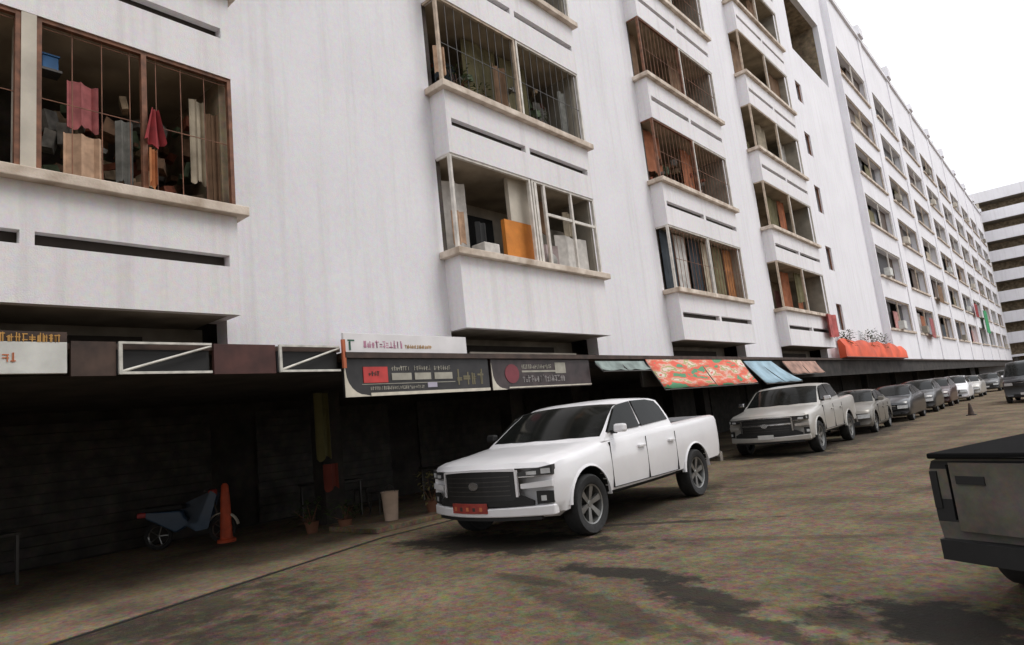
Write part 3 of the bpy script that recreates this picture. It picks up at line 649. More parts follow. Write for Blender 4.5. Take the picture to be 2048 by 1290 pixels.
def floral():
    m = mat('floral_tarp', (.5, .1, .06), .7)
    t = m.node_tree; L = t.links; b = t.nodes['Principled BSDF']; tcn = [x for x in t.nodes if x.type == 'TEX_COORD'][0]
    mp = t.nodes.new('ShaderNodeMapping'); mp.inputs['Scale'].default_value = (1.5, .55, 2.2); L.new(tcn.outputs['Object'], mp.inputs['Vector'])
    v = t.nodes.new('ShaderNodeTexNoise'); v.inputs['Scale'].default_value = 2.1; v.inputs['Detail'].default_value = 3; L.new(mp.outputs['Vector'], v.inputs['Vector'])
    r = t.nodes.new('ShaderNodeValToRGB'); r.color_ramp.interpolation = 'CONSTANT'
    r.color_ramp.elements[0].position = 0; r.color_ramp.elements[0].color = (.07, .25, .12, 1)
    r.color_ramp.elements[1].position = .40; r.color_ramp.elements[1].color = (.62, .09, .05, 1)
    for p, c in ((.47, (.60, .17, .09, 1)), (.52, (.62, .33, .27, 1)), (.57, (.33, .33, .13, 1)), (.61, (.65, .52, .45, 1)), (.68, (.60, .12, .08, 1))):
        e = r.color_ramp.elements.new(p); e.color = c
    L.new(v.outputs['Fac'], r.inputs['Fac']); L.new(r.outputs['Color'], b.inputs['Base Color'])
    return m
awning('long red, green and pink patterned awning behind the white pickup', floral(), 14.1, 20.0, 2.76, .42, 2.02, 5)
MSTR = mat('grey_teal_tarp', (.22, .27, .25), .8, vary=.5, scale=3)
awning('narrow grey-green awning strip left of the patterned awning', MSTR, 11.9, 14.0, 2.72, .18, 2.52, 3)
awning('pale blue tarpaulin awning above the silver pickup', mat('pale_blue_tarp', (.26, .38, .45), .7, vary=.35, scale=2), 20.2, 22.6, 2.72, .6, 1.98, 3, y1o=23.6)
awning('small brownish pink awning right of the blue tarpaulin', mat('brown_pink_tarp', (.34, .2, .15), .8, vary=.5, scale=3), 23.7, 27.5, 2.72, .3, 2.25, 3)
MOT = mat('orange_red_tarp', (.70, .10, .035), .6, vary=.4, scale=.8)
t = thing('tarpaulin', 'bright orange-red tarpaulin rolled along the canopy edge further down the block', 'tarpaulin', (XF + .02, 31.5, 2.86))
g = []; fs = []
for i in range(21):
    f = i / 20; y = 13.3 * f; hh = .86 + .05 * math.sin(i * 1.3) + .03 * math.sin(i * 3.1) - .5 * (f > .75) * (f - .75)
    g += [(.02, y, 0), (.24 + .04 * math.sin(i), y, .04), (.2 + .05 * math.cos(i * 1.9), y, hh * .6), (.04, y, hh), (-.05, y, hh * .9), (-.05, y, 0)]
for i in range(20):
    for j in range(6): a = i * 6 + j; b = i * 6 + (j + 1) % 6; fs.append((a, b, b + 6, a + 6))
fs += [tuple(range(6)), tuple(range(125, 119, -1))]
link('sheet', MB().raw(g, fs).mesh('sheet'), MOT, t, True)
MB().tube((.25, 0, .02), (.25, 13.3, .02), .025, 6).build('rail', MSTEEL, t)
for i, (y, h, m, lb) in enumerate([(33, .55, 'g', 'green pot plant standing above the left end of the orange tarpaulin'), (37.5, .9, 'g', 'taller pot plant above the middle of the orange tarpaulin'), (40, .6, 'g', 'low pot plant above the right end of the orange tarpaulin')]):
    potted((XF - .05, y, 3.2), h * .6 + .6, .4, lb, n=200)

# ------------------------------------------------------------------ vehicles
def arc_ring(yc, zc, r0, r1, x0, x1, a0, a1, n=16):
    mb = MB(); vs = []; fs = []
    for i in range(n + 1):
        a = R(a0 + (a1 - a0) * i / n); c, s_ = math.cos(a), math.sin(a)
        vs += [(x0, yc + r0 * c, zc + r0 * s_), (x1, yc + r0 * c, zc + r0 * s_), (x1 - .012 * (1 if x1 > 0 else -1), yc + r1 * c, zc + r1 * s_), (x0, yc + r1 * c, zc + r1 * s_)]
    for i in range(n):
        for j in range(4): a = i * 4 + j; b = i * 4 + (j + 1) % 4; fs.append((a, b, b + 4, a + 4))
    fs += [(0, 1, 2, 3), (n * 4 + 3, n * 4 + 2, n * 4 + 1, n * 4)]
    return mb.raw(vs, fs)

def wheel(parent, x, y, r, wd, detail=True):
    s = 1 if x > 0 else -1
    e = bpy.data.objects.new('wheel', None); COL.objects.link(e); e.parent = parent; e.location = (x, y, r)
    ri = r * .66; w_ = wd / 2
    MB().lathe((0, 0, 0), [(ri, -w_ * .8), (r * .93, -w_), (r * .985, -w_ * .8), (r, -w_ * .4), (r, w_ * .4), (r * .985, w_ * .8), (r * .93, w_), (ri * 1.05, w_ * .9), (ri, w_ * .8)], 28, 'X').build('tyre', MRUBBER, e, True)
    rm = MB().lathe((0, 0, 0), [(ri * 1.0, s * w_ * .85), (ri * .93, s * w_ * .8), (ri * .88, s * w_ * .3), (ri * .86, -s * w_ * .4)], 28, 'X')
    rm.lathe((0, 0, 0), [(0.001, s * w_ * .6), (ri * .16, s * w_ * .6), (ri * .22, s * w_ * .4), (ri * .22, 0)], 12, 'X')
    for i in range(6):
        a = i * math.pi / 3 + .3; c, sn = math.cos(a), math.sin(a); p = Vector((0, c, sn)); q = Vector((0, -sn, c)); X = Vector((s * w_ * .55, 0, 0)); X2 = Vector((s * w_ * .72, 0, 0)); XI = Vector((s * w_ * .25, 0, 0))
        v = [p * ri * .15 + q * ri * .1, p * ri * .15 - q * ri * .1, p * ri * .93 - q * ri * .16, p * ri * .93 + q * ri * .16]
        rm.raw([v[0] + X, v[1] + X, v[2] + X2, v[3] + X2] + [k + XI for k in v], [(0, 1, 2, 3), (4, 7, 6, 5), (0, 3, 7, 4), (1, 5, 6, 2), (2, 6, 7, 3), (0, 4, 5, 1)])
    rm.build('rim', MRIM, e, True)
    MB().lathe((0, 0, 0), [(.001, -s * w_ * .35), (ri * .85, -s * w_ * .35)], 20, 'X').build('brake_disc', MBLACK, e)
    return e

PICK = dict(L=5.6, W=1.12, wr=.40, wf=1.06, wrr=4.40, bow=.34,
    sec=[(0.0, .95, .40, .97, 1.01), (.05, .965, .36, 1.03, 1.075), (.25, .985, .34, 1.07, 1.12), (.6, 1, .36, 1.09, 1.155), (1.0, 1, .42, 1.12, 1.19), (1.4, 1, .43, 1.17, 1.235), (1.8, 1, .43, 1.22, 1.26), (2.5, 1, .43, 1.25, 1.29), (3.4, 1, .44, 1.28, 1.31), (3.75, 1, .45, 1.285, 1.315), (3.84, 1, .45, 1.28, 1.31), (4.7, 1, .5, 1.31, 1.335), (5.45, .99, .52, 1.33, 1.35), (5.6, .97, .55, 1.33, 1.35)],
    prof=[(1.32, 1.20), (1.57, 1.36), (1.84, 1.54), (2.08, 1.68), (2.26, 1.755), (2.55, 1.80), (3.0, 1.815), (3.4, 1.805), (3.6, 1.765), (3.70, 1.66), (3.78, 1.46), (3.84, 1.27)],
    zb=1.24, zr=1.78, roofw=.80, beltw=.965,
    glass=[[(1.72, 1.31), (2.16, 1.64), (2.32, 1.70), (2.68, 1.735), (2.68, 1.33)], [(2.74, 1.335), (2.74, 1.74), (3.2, 1.74), (3.48, 1.70), (3.58, 1.60), (3.66, 1.38)]],
    doors=[1.66, 2.71, 3.70], ws=(1, 4, .06), bed=True, hood=1.1)
SED = dict(L=4.5, W=.88, wr=.32, wf=.86, wrr=3.5, bow=.34,
    sec=[(0.0, .93, .30, .64, .68), (.06, .96, .24, .72, .76), (.3, .985, .2, .80, .85), (.8, 1, .2, .87, .93), (1.2, 1, .2, .92, .98), (1.8, 1, .2, .96, 1.0), (2.8, 1, .2, .98, 1.01), (3.5, 1, .2, 1.0, 1.03), (4.1, .99, .22, 1.0, 1.05), (4.42, .96, .28, .98, 1.03), (4.5, .93, .34, .92, .98)],
    prof=[(1.15, .95), (1.5, 1.12), (1.85, 1.30), (2.05, 1.385), (2.3, 1.43), (2.7, 1.44), (3.1, 1.41), (3.4, 1.30), (3.7, 1.14), (3.95, 1.01)],
    zb=.97, zr=1.41, roofw=.74, beltw=.95,
    glass=[[(1.55, 1.01), (1.95, 1.27), (2.15, 1.35), (2.5, 1.37), (2.5, 1.03)], [(2.56, 1.03), (2.56, 1.37), (2.95, 1.36), (3.25, 1.28), (3.5, 1.07)]],
    doors=[1.45, 2.53, 3.45], ws=(1, 3, .06), bed=False, hood=.8)
HAT = dict(SED, L=4.0, wrr=3.2,
    sec=[(0.0, .93, .30, .66, .70), (.06, .96, .24, .74, .78), (.3, .985, .2, .82, .88), (.8, 1, .2, .9, .96), (1.2, 1, .2, .95, 1.0), (1.8, 1, .2, .98, 1.03), (2.8, 1, .2, 1.0, 1.04), (3.5, 1, .22, 1.02, 1.06), (3.9, .97, .28, 1.0, 1.04), (4.0, .94, .34, .95, 1.0)],
    prof=[(1.0, .97), (1.4, 1.18), (1.75, 1.38), (1.95, 1.46), (2.3, 1.52), (2.8, 1.53), (3.3, 1.49), (3.6, 1.38), (3.8, 1.2), (3.92, 1.02)], zr=1.5,
    glass=[[(1.45, 1.06), (1.85, 1.36), (2.1, 1.44), (2.4, 1.45), (2.4, 1.07)], [(2.46, 1.07), (2.46, 1.45), (2.95, 1.43), (3.3, 1.33), (3.4, 1.1)]], doors=[1.4, 2.43, 3.3])
VAN = dict(SED, L=4.9, wrr=3.9, wf=.75, wr=.35,
    sec=[(0.0, .93, .32, .95, 1.0), (.06, .96, .28, 1.03, 1.07), (.3, .985, .25, 1.08, 1.12), (.8, 1, .25, 1.12, 1.16), (1.8, 1, .25, 1.14, 1.18), (2.8, 1, .25, 1.14, 1.18), (4.6, 1, .28, 1.14, 1.18), (4.9, .97, .34, 1.12, 1.16)],
    prof=[(.35, 1.1), (.75, 1.42), (1.15, 1.75), (1.4, 1.88), (2.0, 1.94), (3.2, 1.95), (4.4, 1.93), (4.7, 1.84), (4.82, 1.5), (4.88, 1.15)], zb=1.15, zr=1.9, roofw=.8, beltw=.96,
    glass=[[(.95, 1.2), (1.3, 1.62), (1.55, 1.76), (1.95, 1.78), (1.95, 1.2)], [(2.0, 1.2), (2.0, 1.78), (3.3, 1.79), (4.4, 1.77), (4.5, 1.22)]], doors=[.95, 1.97, 3.2], hood=1.05)

def vehicle(name, label, cat, spec, pm, loc, rz=0, group=None, W=None, sx=1.0, detail=True, cover=False, plate=None, chrome=False):
    T = thing(name, label, cat, loc, rz, group)
    sp = spec; L_ = sp['L']; W = W or sp['W']; bow = sp['bow']; wr = sp['wr']
    # --- lower body
    def bw(x, y): return bow * (x / W) ** 2 * max(0, 1 - y / 1.25) - .10 * (x / W) ** 2 * max(0, (y - (L_ - .5)) / .5)
    vs = []; fs = []; half = None
    for (y, wf_, zb, zs_, zt_) in sp['sec']:
        w_ = W * wf_; zm = zb + (zs_ - zb) * .55
        pr = [(0, zb), (.5 * w_, zb), (.90 * w_, zb + .01), (.975 * w_, zb + .07), (.995 * w_, zb + (zs_ - zb) * .3), (1.0 * w_, zm), (.992 * w_, zs_ - .09), (.965 * w_, zs_ - .02), (.90 * w_, zs_ + (zt_ - zs_) * .45), (.62 * w_, zt_ - .01), (.3 * w_, zt_), (0, zt_ + .005)]
        ring = pr + [(-x, z) for x, z in reversed(pr[1:-1])]
        half = len(ring)
        vs += [(x, y + bw(x, y), z) for x, z in ring]
    ns = len(sp['sec'])
    for i in range(ns - 1):
        for j in range(half): a = i * half + j; b = i * half + (j + 1) % half; fs.append((a, b, b + half, a + half))
    def cap(i):
        k = i * half; out_ = []
        n2 = half // 2
        for j in range(n2):  # quads across between the two sides
            a, b = j, j + 1; c, d_ = (half - j - 1) % half, (half - j) % half
            q = [k + a, k + b, k + c, k + d_]; q2 = []
            for v in q:
                if v not in q2: q2.append(v)
            if len(q2) > 2: out_.append(tuple(q2))
        return out_
    fs += cap(0) + cap(ns - 1)
    me = MB().raw(vs, fs).mesh('body'); me.materials.append(pm); me.materials.append(MBLACK)
    body = link('body', me, None, T)
    cut = MB()
    for yc in (sp['wf'], sp['wrr']):
        for s in (-1, 1):
            cut.tube((s * W * .60, yc, wr + .03), (s * W * 1.3, yc, wr + .03), wr + .075, 28)
    if sp['bed']: cut.box(-W * .84, W * .84, 3.95, L_ - .09, .80, 2.2)
    if detail:
        co = cut.build('cutter', MBLACK, T); bpy.context.view_layer.update(); bo = body.modifiers.new('c', 'BOOLEAN'); bo.object = co; bo.solver = 'EXACT'
        dg = bpy.context.evaluated_depsgraph_get(); dg.update()
        nm = bpy.data.meshes.new_from_object(body.evaluated_get(dg)); body.modifiers.clear(); body.data = nm; bpy.data.objects.remove(co)
        for p in nm.polygons:
            c = p.center; nrm = p.normal
            inw = any(math.hypot(c.y - yc, c.z - wr - .03) < wr + .078 for yc in (sp['wf'], sp['wrr'])) and abs(c.x) < W * .985
            onx_ = abs(nrm.x) > .75 and abs(c.x) > W * .93
            p.material_index = 1 if (inw and not onx_) or nrm.z < -.8 else 0
            if sp['bed'] and 3.93 < c.y < L_ - .05 and abs(c.x) < W * .845 and .79 < c.z < 1.3: p.material_index = 1
    for p in body.data.polygons: p.use_smooth = True
    try: body.data.set_sharp_from_angle(angle=R(32))
    except Exception: pass
    # --- cabin
    zb, zr = sp['zb'], sp['zr']; pf = sp['prof']
    def hw(z): f = (z - zb) / (zr - zb); return W * (sp['beltw'] + (sp['roofw'] - sp['beltw']) * max(-.2, min(1.05, f)) ** 1 if f > 0 else sp['beltw'])
    U = [-1, -.93, -.8, -.5, 0, .5, .8, .93, 1]; vs = []; fs = []
    def cs(j, u, off=0):
        y, z = pf[j]; fr_ = 1 if j < 5 else 0
        bwd = (.22 * u * u if j < 5 else (.10 * u * u * (5.5 - j) if j < 5.5 else -.10 * u * u * max(0, j - len(pf) + 4) / 3))
        drop = .035 * u ** 4 + .02 * u * u if 3 < j < len(pf) - 2 else .01 * u * u
        return Vector((u * hw(z), y + bwd, z - drop))
    for j in range(len(pf)):
        for u in U: vs.append(cs(j, u))
    nu = len(U)
    for j in range(len(pf) - 1):
        for i in range(nu - 1): a = j * nu + i; fs.append((a, a + 1, a + nu + 1, a + nu))
    fs.append(tuple(j * nu for j in range(len(pf)))); fs.append(tuple(j * nu + nu - 1 for j in reversed(range(len(pf)))))
    fs.append(tuple(range(nu)) [::-1] + tuple((len(pf) - 1) * nu + i for i in range(nu)))
    cab = MB().raw(vs, fs).build('cabin', pm, T, True)
    # glass laid a few millimetres proud of the cabin
    def strip(j0, j1, u0, u1, name, m=MCARGLASS, off=.006, e0=0, e1=0):
        vs = []; fs = []; js = [j0 + e0] + list(range(j0 + 1, j1)) + [j1 - e1]; us = [u0 + (u1 - u0) * i / 8 for i in range(9)]
        def ev(j, u):
            a = int(math.floor(j)); a = min(a, len(pf) - 2); f = j - a
            return cs(a, u) * (1 - f) + cs(a + 1, u) * f
        for j in js:
            for u in us:
                p = ev(j, u); t1 = ev(min(j + .3, len(pf) - 1), u) - ev(max(j - .3, 0), u); t2 = ev(j, min(u + .05, 1)) - ev(j, max(u - .05, -1))
                nn = t2.cross(t1).normalized()
                if nn.z < 0: nn = -nn
                vs += [p + nn * off, p - nn * .01]
        k = len(us)
        for a in range(len(js) - 1):
            for b in range(k - 1):
                q = (a * k + b) * 2; fs.append((q, q + 2, q + 2 + 2 * k, q + 2 * k))
        for a in range(len(js) - 1):
            for b in (0, k - 1): q = (a * k + b) * 2; fs.append((q, q + 2 * k, q + 2 * k + 1, q + 1))
        for b in range(k - 1):
            for a in (0, len(js) - 1): q = (a * k + b) * 2; fs.append((q, q + 2, q + 3, q + 1))
        return link(name, MB().raw(vs, fs).mesh(name), m, T, True)
    np_ = len(pf)
    strip(0, 4, -.93, .93, 'windscreen', e0=.45, e1=.25)
    strip(np_ - 4, np_ - 1, -.86, .86, 'rear_window', e0=.3, e1=.25)
    for s in (-1, 1):
        for gl in sp['glass']:
            vs = []
            for (y, z) in gl: vs += [(s * (hw(z) + .008), y + .0, z)]
            k = len(gl); vs += [(s * (hw(z) - .03), y, z) for y, z in gl]
            fs = [tuple(range(k)), tuple(range(2 * k - 1, k - 1, -1))] + [(i, (i + 1) % k, k + (i + 1) % k, k + i) for i in range(k)]
            MB().raw(vs, fs).build('side_window', MCARGLASS, T)
        if detail:
            if spec is PICK: MB().box(s * (hw(1.5) - .08) , s * (hw(1.36) + .001), 2.68, 2.74, 1.33, 1.36).build('door_pillar', MBLACK, T)
            seam = MB()
            zlo = sp['sec'][4][2] + .12
            for y in sp['doors']:
                seam.box(s * W * .97, s * (W + .002), y - .004, y + .004, zlo, zb - .07)
            seam.box(s * W * .97, s * (W + .0015), sp['doors'][0], sp['doors'][2], zlo - .006, zlo)
            seam.build('door_seam', MBLACK, T)
            for y in (sp['doors'][1] - .27, sp['doors'][2] - .27):
                MB().box(s * (W * .98), s * (W + .035), y, y + .2, zb - .22, zb - .18).build('door_handle', pm, T, bevel=.008)
            mz = zb + .06
            mir = MB().prism([(sp['doors'][0] + .10, mz), (sp['doors'][0] + .22, mz - .01), (sp['doors'][0] + .23, mz + .11), (sp['doors'][0] + .12, mz + .12)], 0, s * (W + .01), s * (W + .19)).build('mirror', (pm if s > 0 else MBLACK) if not chrome else MCHROME, T, bevel=.03)
            MB().box(s * (W * .92), s * (W + .012), sp['doors'][0] + .16, sp['doors'][0] + .22, mz - .02, mz + .03).build('mirror_arm', MBLACK, T)
        for yc in (sp['wf'], sp['wrr']):
            wheel(T, s * (W - .13), yc, wr, .26 if spec is PICK else .2)
            if detail: arc_ring(yc, wr + .03, wr + .076, wr + .105, s * W * .95, s * (W + (.014 if spec is PICK else .006)), 4, 176).build('wheel_arch', pm, T, True)
    # --- face strips following the curve of the nose / tail
    def fy_(x, off): return bow * (x / W) ** 2 - off
    def face(x0, x1, zl, zh, name, m, off=.012, t=.03, n=8, rear=False):
        vs = []; fs = []
        zl_ = zl if callable(zl) else (lambda x: zl); zh_ = zh if callable(zh) else (lambda x: zh)
        for i in range(n + 1):
            x = x0 + (x1 - x0) * i / n
            y = fy_(x, off) if not rear else L_ - .10 * (x / W) ** 2 + off
            y2 = y + t if not rear else y - t
            vs += [(x, y, zl_(x)), (x, y, zh_(x)), (x, y2, zh_(x)), (x, y2, zl_(x))]
        for i in range(n):
            for j in range(4): a = i * 4 + j; b = i * 4 + (j + 1) % 4; fs.append((a, b, b + 4, a + 4))
        fs += [(0, 1, 2, 3), (n * 4 + 3, n * 4 + 2, n * 4 + 1, n * 4)]
        return MB().raw(vs, fs).build(name, m, T)
    if spec is PICK:
        face(-.63, .63, .60, lambda x: .985 - .02 * (x / .6) ** 2, 'grille', MGRILLE, .012)
        for z in (.66, .72, .78, .84, .90):
            face(-.57, .57, z, z + .011, 'grille_bar', MSTEEL, .017, .01, 6)
        face(-.64, .64, lambda x: .985 - .02 * (x / .6) ** 2 + .002, lambda x: 1.012 - .02 * x * x, 'grille_surround', MCHROME if chrome else pm, .022, .03)
        if chrome: face(-.64, .64, .80, .835, 'grille_trim', MCHROME, .026, .012)
        eb = MB().prism([(.085 * math.cos(a * math.pi / 8), .80 + .055 * math.sin(a * math.pi / 8)) for a in range(16)], 1, -.032, -.018); eb.build('emblem', MCHROME, T)
        # lower grille flares out to both sides in a wedge
        def wedge(x): return .602 if abs(x) < .63 else .602 + .06 - .5 * abs(abs(x) - .70)
        face(-.86, .86, .525, lambda x: max(.53, wedge(x)), 'lower_intake', MBLACK, .016, .03, 40)
        for s in (-1, 1):
            face(s * .645, s * .675, .64, .98, 'grille_surround', MCHROME if chrome else pm, .024, .03, 1)
            # swept headlight, getting deeper towards the wing
            face(s * .685, s * W * .955, lambda x: .90 - .02 * (abs(x) - .68), lambda x: .945 + .17 * (abs(x) - .68), 'headlight', MLAMPD, .014, .07, 10)
            face(s * .80, s * .92, .908, .952, 'lamp_glass', MLAMP, .022, .012, 4); face(s * .98, s * W * .935, .912, .975, 'lamp_glass', MLAMP, .022, .012, 4)
            face(s * .69, s * .90, .882, .894, 'light_strip', MCHROME, .022, .012, 4)
            # raised cheek of the bumper between lamp and fog pocket, and the pocket itself
            face(s * .72, s * W * .95, lambda x: .74 + .02 * (abs(x) - .7), lambda x: .80 + .06 * (abs(x) - .7), 'bumper_cheek', pm, .03, .05, 8)
            face(s * .90, s * W * .945, lambda x: .535 + .05 * (abs(x) - .9), lambda x: .70 - .05 * (abs(x) - .9), 'fog_pocket', MBLACK, .014, .03)
            face(s * .955, s * 1.015, .575, .64, 'fog_lamp', MLAMP, .02, .01, 3)
        bp_ = face(-W * .95, W * .95, .39, lambda x: .50 + .02 * abs(x), 'bumper', pm, .032, .11, 12)
        bv = bp_.modifiers.new('b', 'BEVEL'); bv.width = .018; bv.segments = 2; bv.limit_method = 'ANGLE'
        face(-W * .80, W * .80, .345, .388, 'bumper_lip', MBLACK, .01, .06, 10)
        if plate:
            face(-.46, .22, .445, .575, 'number_plate', plate, .047, .012, 3)
            r = random.Random(5)
            for i in range(5):
                x = -.41 + i * .125; face(x, x + .05, .475, .55 - .03 * r.random(), 'lettering', MTXT_D if i % 2 else MTXT_R, .0485, .002, 1)
        else: face(-.2, .2, .46, .57, 'number_plate', MPLATE_W, .047, .012, 2)
        # hood crease and tail
        if detail:
            for s in (-1, 1):
                hc = MB()
                hc.raw([(s * .58, .35, 1.128), (s * .62, .35, 1.121), (s * .70, 1.25, 1.215), (s * .66, 1.25, 1.222)], [(0, 1, 2, 3)])
        face(-W * .80, W * .80, .72, 1.30, 'tailgate', pm, .012, .03, 6, True)
        face(-.14 if not cover else .62, .14 if not cover else .85, 1.12, 1.19, 'tailgate_handle', MBLACK, .024, .01, 3, True)
        for s in (-1, 1): face(s * W * (.82 if not cover else .91), s * W * .965, .90, 1.22, 'tail_light', MBLACK if cover else MTAIL, .01, .05, 4, True)
        face(-W * .95, W * .95, .47, .64, 'rear_bumper', MBLACK if cover else MCHROME, .06 if cover else .12, .12, 8, True)
        if cover:
            MB().box(-W * .93, W * .93, 3.9, L_ - .02, 1.335, 1.385).build('bed_cover', MCOVER, T, bevel=.015)
    else:
        hz = sp['sec'][0][3]
        face(-.42, .42, hz - .16, hz - .02, 'grille', MGRILLE); face(-.5, .5, .26 + .04, .26 + .16, 'lower_intake', MBLACK)
        face(-.42, .42, hz - .02, hz, 'grille_trim', MCHROME, .02, .02)
        for s in (-1, 1): face(s * .46, s * W * .9, hz - .13, hz - .0, 'headlight', MLAMP, .012, .05)
        face(-.22, .22, .38, .48, 'number_plate', MPLATE_W, .03, .01, 3)
        tz = sp['sec'][-1][3]
        for s in (-1, 1): face(s * W * .55, s * W * .88, tz - .16, tz - .02, 'tail_light', MTAIL, .01, .05, 4, True)
        face(-.22, .22, tz - .32, tz - .22, 'number_plate', MPLATE_W, .012, .01, 2, True)
    return T

vehicle('pickup_truck', 'white double-cab pickup with a red number plate parked in front of the shop signs', 'pickup truck', PICK, P_WHITE, (-6.40, 6.34, 0), R(1.0), W=1.16, plate=MPLATE_R)
vehicle('pickup_truck', 'silver double-cab pickup with a bright grille bar parked behind the white one', 'pickup truck', PICK, P_SILVER, (-6.45, 17.1, 0), R(2), W=1.08, chrome=True)
vehicle('parked_car', 'grey saloon with a bright headlight parked behind the silver pickup', 'car', SED, P_GREY, (-6.25, 23.4, 0), R(3))
vehicle('parked_car', 'black saloon in the parked row, next after the grey saloon', 'car', SED, P_BLACK, (-6.2, 29.2, 0), R(1), detail=False)
vehicle('parked_car', 'dark hatchback in the parked row just before the white car', 'car', HAT, P_DKGREY, (-6.2, 35.0, 0), R(2), detail=False)
vehicle('parked_car', 'maroon hatchback half hidden in the parked row beside the dark canopy', 'car', HAT, P_RED, (-6.3, 40.3, 0), R(1), detail=False)
vehicle('parked_car', 'white hatchback standing out in the dark parked row', 'car', HAT, P_WHITE, (-6.15, 46.2, 0), R(2), detail=False)
vehicle('parked_car', 'pale grey saloon just beyond the white hatchback', 'car', SED, P_SILVER, (-6.1, 51.8, 0), R(1), detail=False)
vehicle('parked_van', 'black van far down the right side of the road', 'van', VAN, P_BLACK, (-2.15, 37.8, 0), R(-2), detail=False)
vehicle('parked_car', 'dark car small in the distance beyond the black van', 'car', SED, P_DKGREY, (-5.9, 62, 0), R(0), detail=False)
vehicle('parked_car', 'white car small in the distance near the end of the street', 'car', HAT, P_WHITE, (-5.6, 74, 0), R(0), detail=False)
vehicle('parked_van', 'grey van small in the distance under the far block', 'van', VAN, P_GREY, (-4.6, 92, 0), R(4), detail=False)
# grey pickup at the right edge, tail towards us; scaled a little lower than the others
g = vehicle('pickup_truck', 'dirty grey pickup with a black bed cover, cut off at the right edge', 'pickup truck', PICK, P_DIRTY, (0, 0, 0), 0, cover=True)
yaw = R(-20); g.rotation_euler = (0, 0, math.pi + yaw); sc_ = .78; g.scale = (sc_ * 1.05, sc_ * 1.1, sc_)
corner_l = Matrix.Rotation(math.pi + yaw, 3, 'Z') @ Vector((PICK['W'] * sc_ * 1.05, PICK['L'] * sc_ * 1.1, 0))
g.location = Vector((-1.0, 5.36, 0)) - corner_l

# ------------------------------------------------------------------ small things on the ground
t = thing('traffic_bollard', 'tall orange-red plastic bollard beside the motorcycle under the arcade', 'bollard', (-12.1, 5.6, .012))
MOR = mat('orange_plastic', (.55, .08, .025), .6, vary=.3, scale=6)
MB().lathe((0, 0, 0), [(.001, 0), (.16, 0), (.16, .05), (.11, .07)], 16).build('base', MOR, t, True)
MB().lathe((0, 0, 0), [(.11, .06), (.10, .3), (.08, .75), (.06, 1.0), (.03, 1.04), (.001, 1.04)], 16).build('post', MOR, t, True)
t = thing('motorcycle', 'dark scooter with blue leg shield and red tail standing left of the orange bollard', 'motorcycle', (-12.9, 4.75, .012), R(-42)); t.scale = (.9, .9, .9)
for y, nm in ((0, 'rear_wheel'), (1.22, 'front_wheel')):
    o = MB().lathe((0, y, .27), [(.2, -.04), (.26, -.04), (.27, 0), (.26, .04), (.2, .04), (.2, -.04)], 20, 'X').build(nm, MRUBBER, t, True)
    q = MB().lathe((0, y, .27), [(.2, .02), (.18, .0), (.2, -.02)], 20, 'X')
    for i in range(5): a = i * 1.257; q.tube((0, y, .27), (0, y + .19 * math.cos(a), .27 + .19 * math.sin(a)), .012, 5)
    q.build('rim', MRIM, o)
MB().prism([(-.2, .62), (-.3, .78), (.1, .74), (.45, .72), (.5, .6), (.75, .32), (.95, .34), (1.02, .6), (1.12, .95), (1.05, 1.0), (.9, .66), (.8, .42), (.55, .40), (.35, .30), (.1, .45)], 0, -.1, .1).build('body', mat('blue_scooter_paint', (.03, .07, .13), .35, coat=.4), t, bevel=.03)
MB().box(-.13, .13, -.22, .5, .745, .84).build('seat', MBLACK, t, bevel=.03)
MB().box(-.12, .12, -.36, -.2, .66, .76).build('tail_light', mat('red_scooter_panel', (.40, .03, .03), .4), t, bevel=.02)
MB().tube((-.32, 1.0, 1.06), (.32, 1.0, 1.06), .018, 6).tube((0, 1.0, 1.06), (0, 1.2, .3), .025, 6).build('handlebar', MSTEEL, t)
MB().box(-.09, .09, .98, 1.12, .92, 1.06).build('headlight', mat('red_scooter_nose', (.42, .04, .03), .4), t, bevel=.03)
ring = arc_ring(1.22, .27, .30, .32, -.06, .06, 10, 150, 10); ring.build('front_fender', MCREAM, t, True)
t = thing('bucket', 'pale plastic bucket on the pavement step left of the white pickup', 'bucket', (-9.75, 7.5, .10))
MB().lathe((0, 0, 0), [(.001, 0), (.12, 0), (.155, .48), (.165, .5), (.15, .5), (.11, .04), (.001, .03)], 18).build('shell', mat('pale_peach_plastic', (.55, .42, .33), .6, vary=.2, scale=5), t, True)
ha = MB(); pts = [Vector((.155 * math.cos(a), 0, .48 + .14 * math.sin(a))) for a in [math.pi * i / 8 for i in range(9)]]
for a, b in zip(pts[:-1], pts[1:]): ha.tube(a, b, .006, 5)
ha.build('handle', MSTEEL, t)
potted((-9.6, 8.35, .10), .75, .3, 'yellow-green pot plant behind the pale bucket', mat('yellow_leaf', (.16, .14, .05), .8, vary=.4, scale=9))
potted((-10.9, 6.6, .012), .6, .35, 'low dark pot plant on the pavement right of the orange bollard')
potted((-10.3, 6.9, .012), .5, .3, 'second low pot plant between the dark one and the bucket')
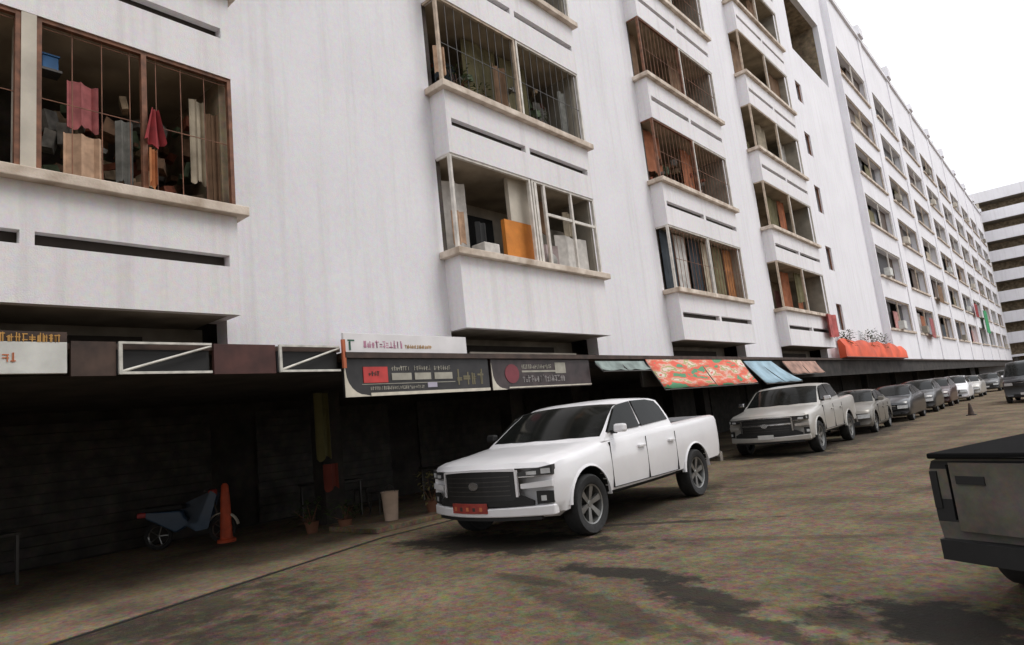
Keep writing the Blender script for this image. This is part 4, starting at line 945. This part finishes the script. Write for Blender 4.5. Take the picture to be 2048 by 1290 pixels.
# arcade: tables and stools, hanging cloths
def table(x, y, rz, lb, l=1.2, w_=.7):
    t = thing('table', lb, 'table', (x, y, .012), rz)
    MB().box(-l / 2, l / 2, -w_ / 2, w_ / 2, .71, .75).build('table_top', MSHOP2, t, bevel=.006)
    lg = MB().box(-.02, .02, -.02, .02, 0, .71).mesh('leg'); lg.materials.append(MSTEEL)
    for a in (-1, 1):
        for b in (-1, 1):
            o = bpy.data.objects.new('leg', lg); COL.objects.link(o); o.parent = t; o.location = (a * (l / 2 - .05), b * (w_ / 2 - .05), 0)
table(-12.4, 8.0, .2, 'dark table deep under the arcade behind the pot plants'); table(-11.6, 10.6, -.1, 'dark table under the arcade behind the white pickup bonnet'); table(-12.8, 2.2, .1, 'dark table under the arcade at the left edge')
cloth('hanging_cloth', 'dull olive cloth hanging from the arcade ceiling beyond the bollard', 'cloth', mat('olive_cloth', (.10, .09, .03), .9), 6.6, 6.9, 1.3, 2.5, -10.6)
cloth('hanging_cloth', 'dark red cloth hanging low beneath the olive one under the arcade', 'cloth', mat('dark_red_cloth', (.15, .03, .02), .9), 6.65, 6.95, .75, 1.2, -10.5)
for i, (x, y) in enumerate(((-11.5, 8.6), (-12.9, 9.1), (-11.0, 11.4), (-12.2, 11.6))):
    t = thing('stool', 'dark plastic stool beside the tables under the arcade', 'stool', (x, y, .012), i, 'stools under the arcade')
    MB().box(-.16, .16, -.16, .16, .42, .45).build('seat', MSHOP2, t, bevel=.01)
    for a in (-1, 1):
        for b in (-1, 1): MB().tube((a * .17, b * .17, 0), (a * .12, b * .12, .42), .018, 6).build('leg', MSHOP2, t)
# small bollard in the road far off
t = thing('traffic_cone', 'small dark cone standing alone in the road beside the distant parked row', 'cone', (-3.55, 30.6, 0)); t.scale = (.8, .8, .75)
MB().box(-.2, .2, -.2, .2, 0, .04).build('base', MBLACK, t); MB().lathe((0, 0, 0), [(.14, .04), (.04, .62), (.001, .62)], 12).build('cone_body', MBROWNP, t, True)

# world of parts is built: nothing after this line
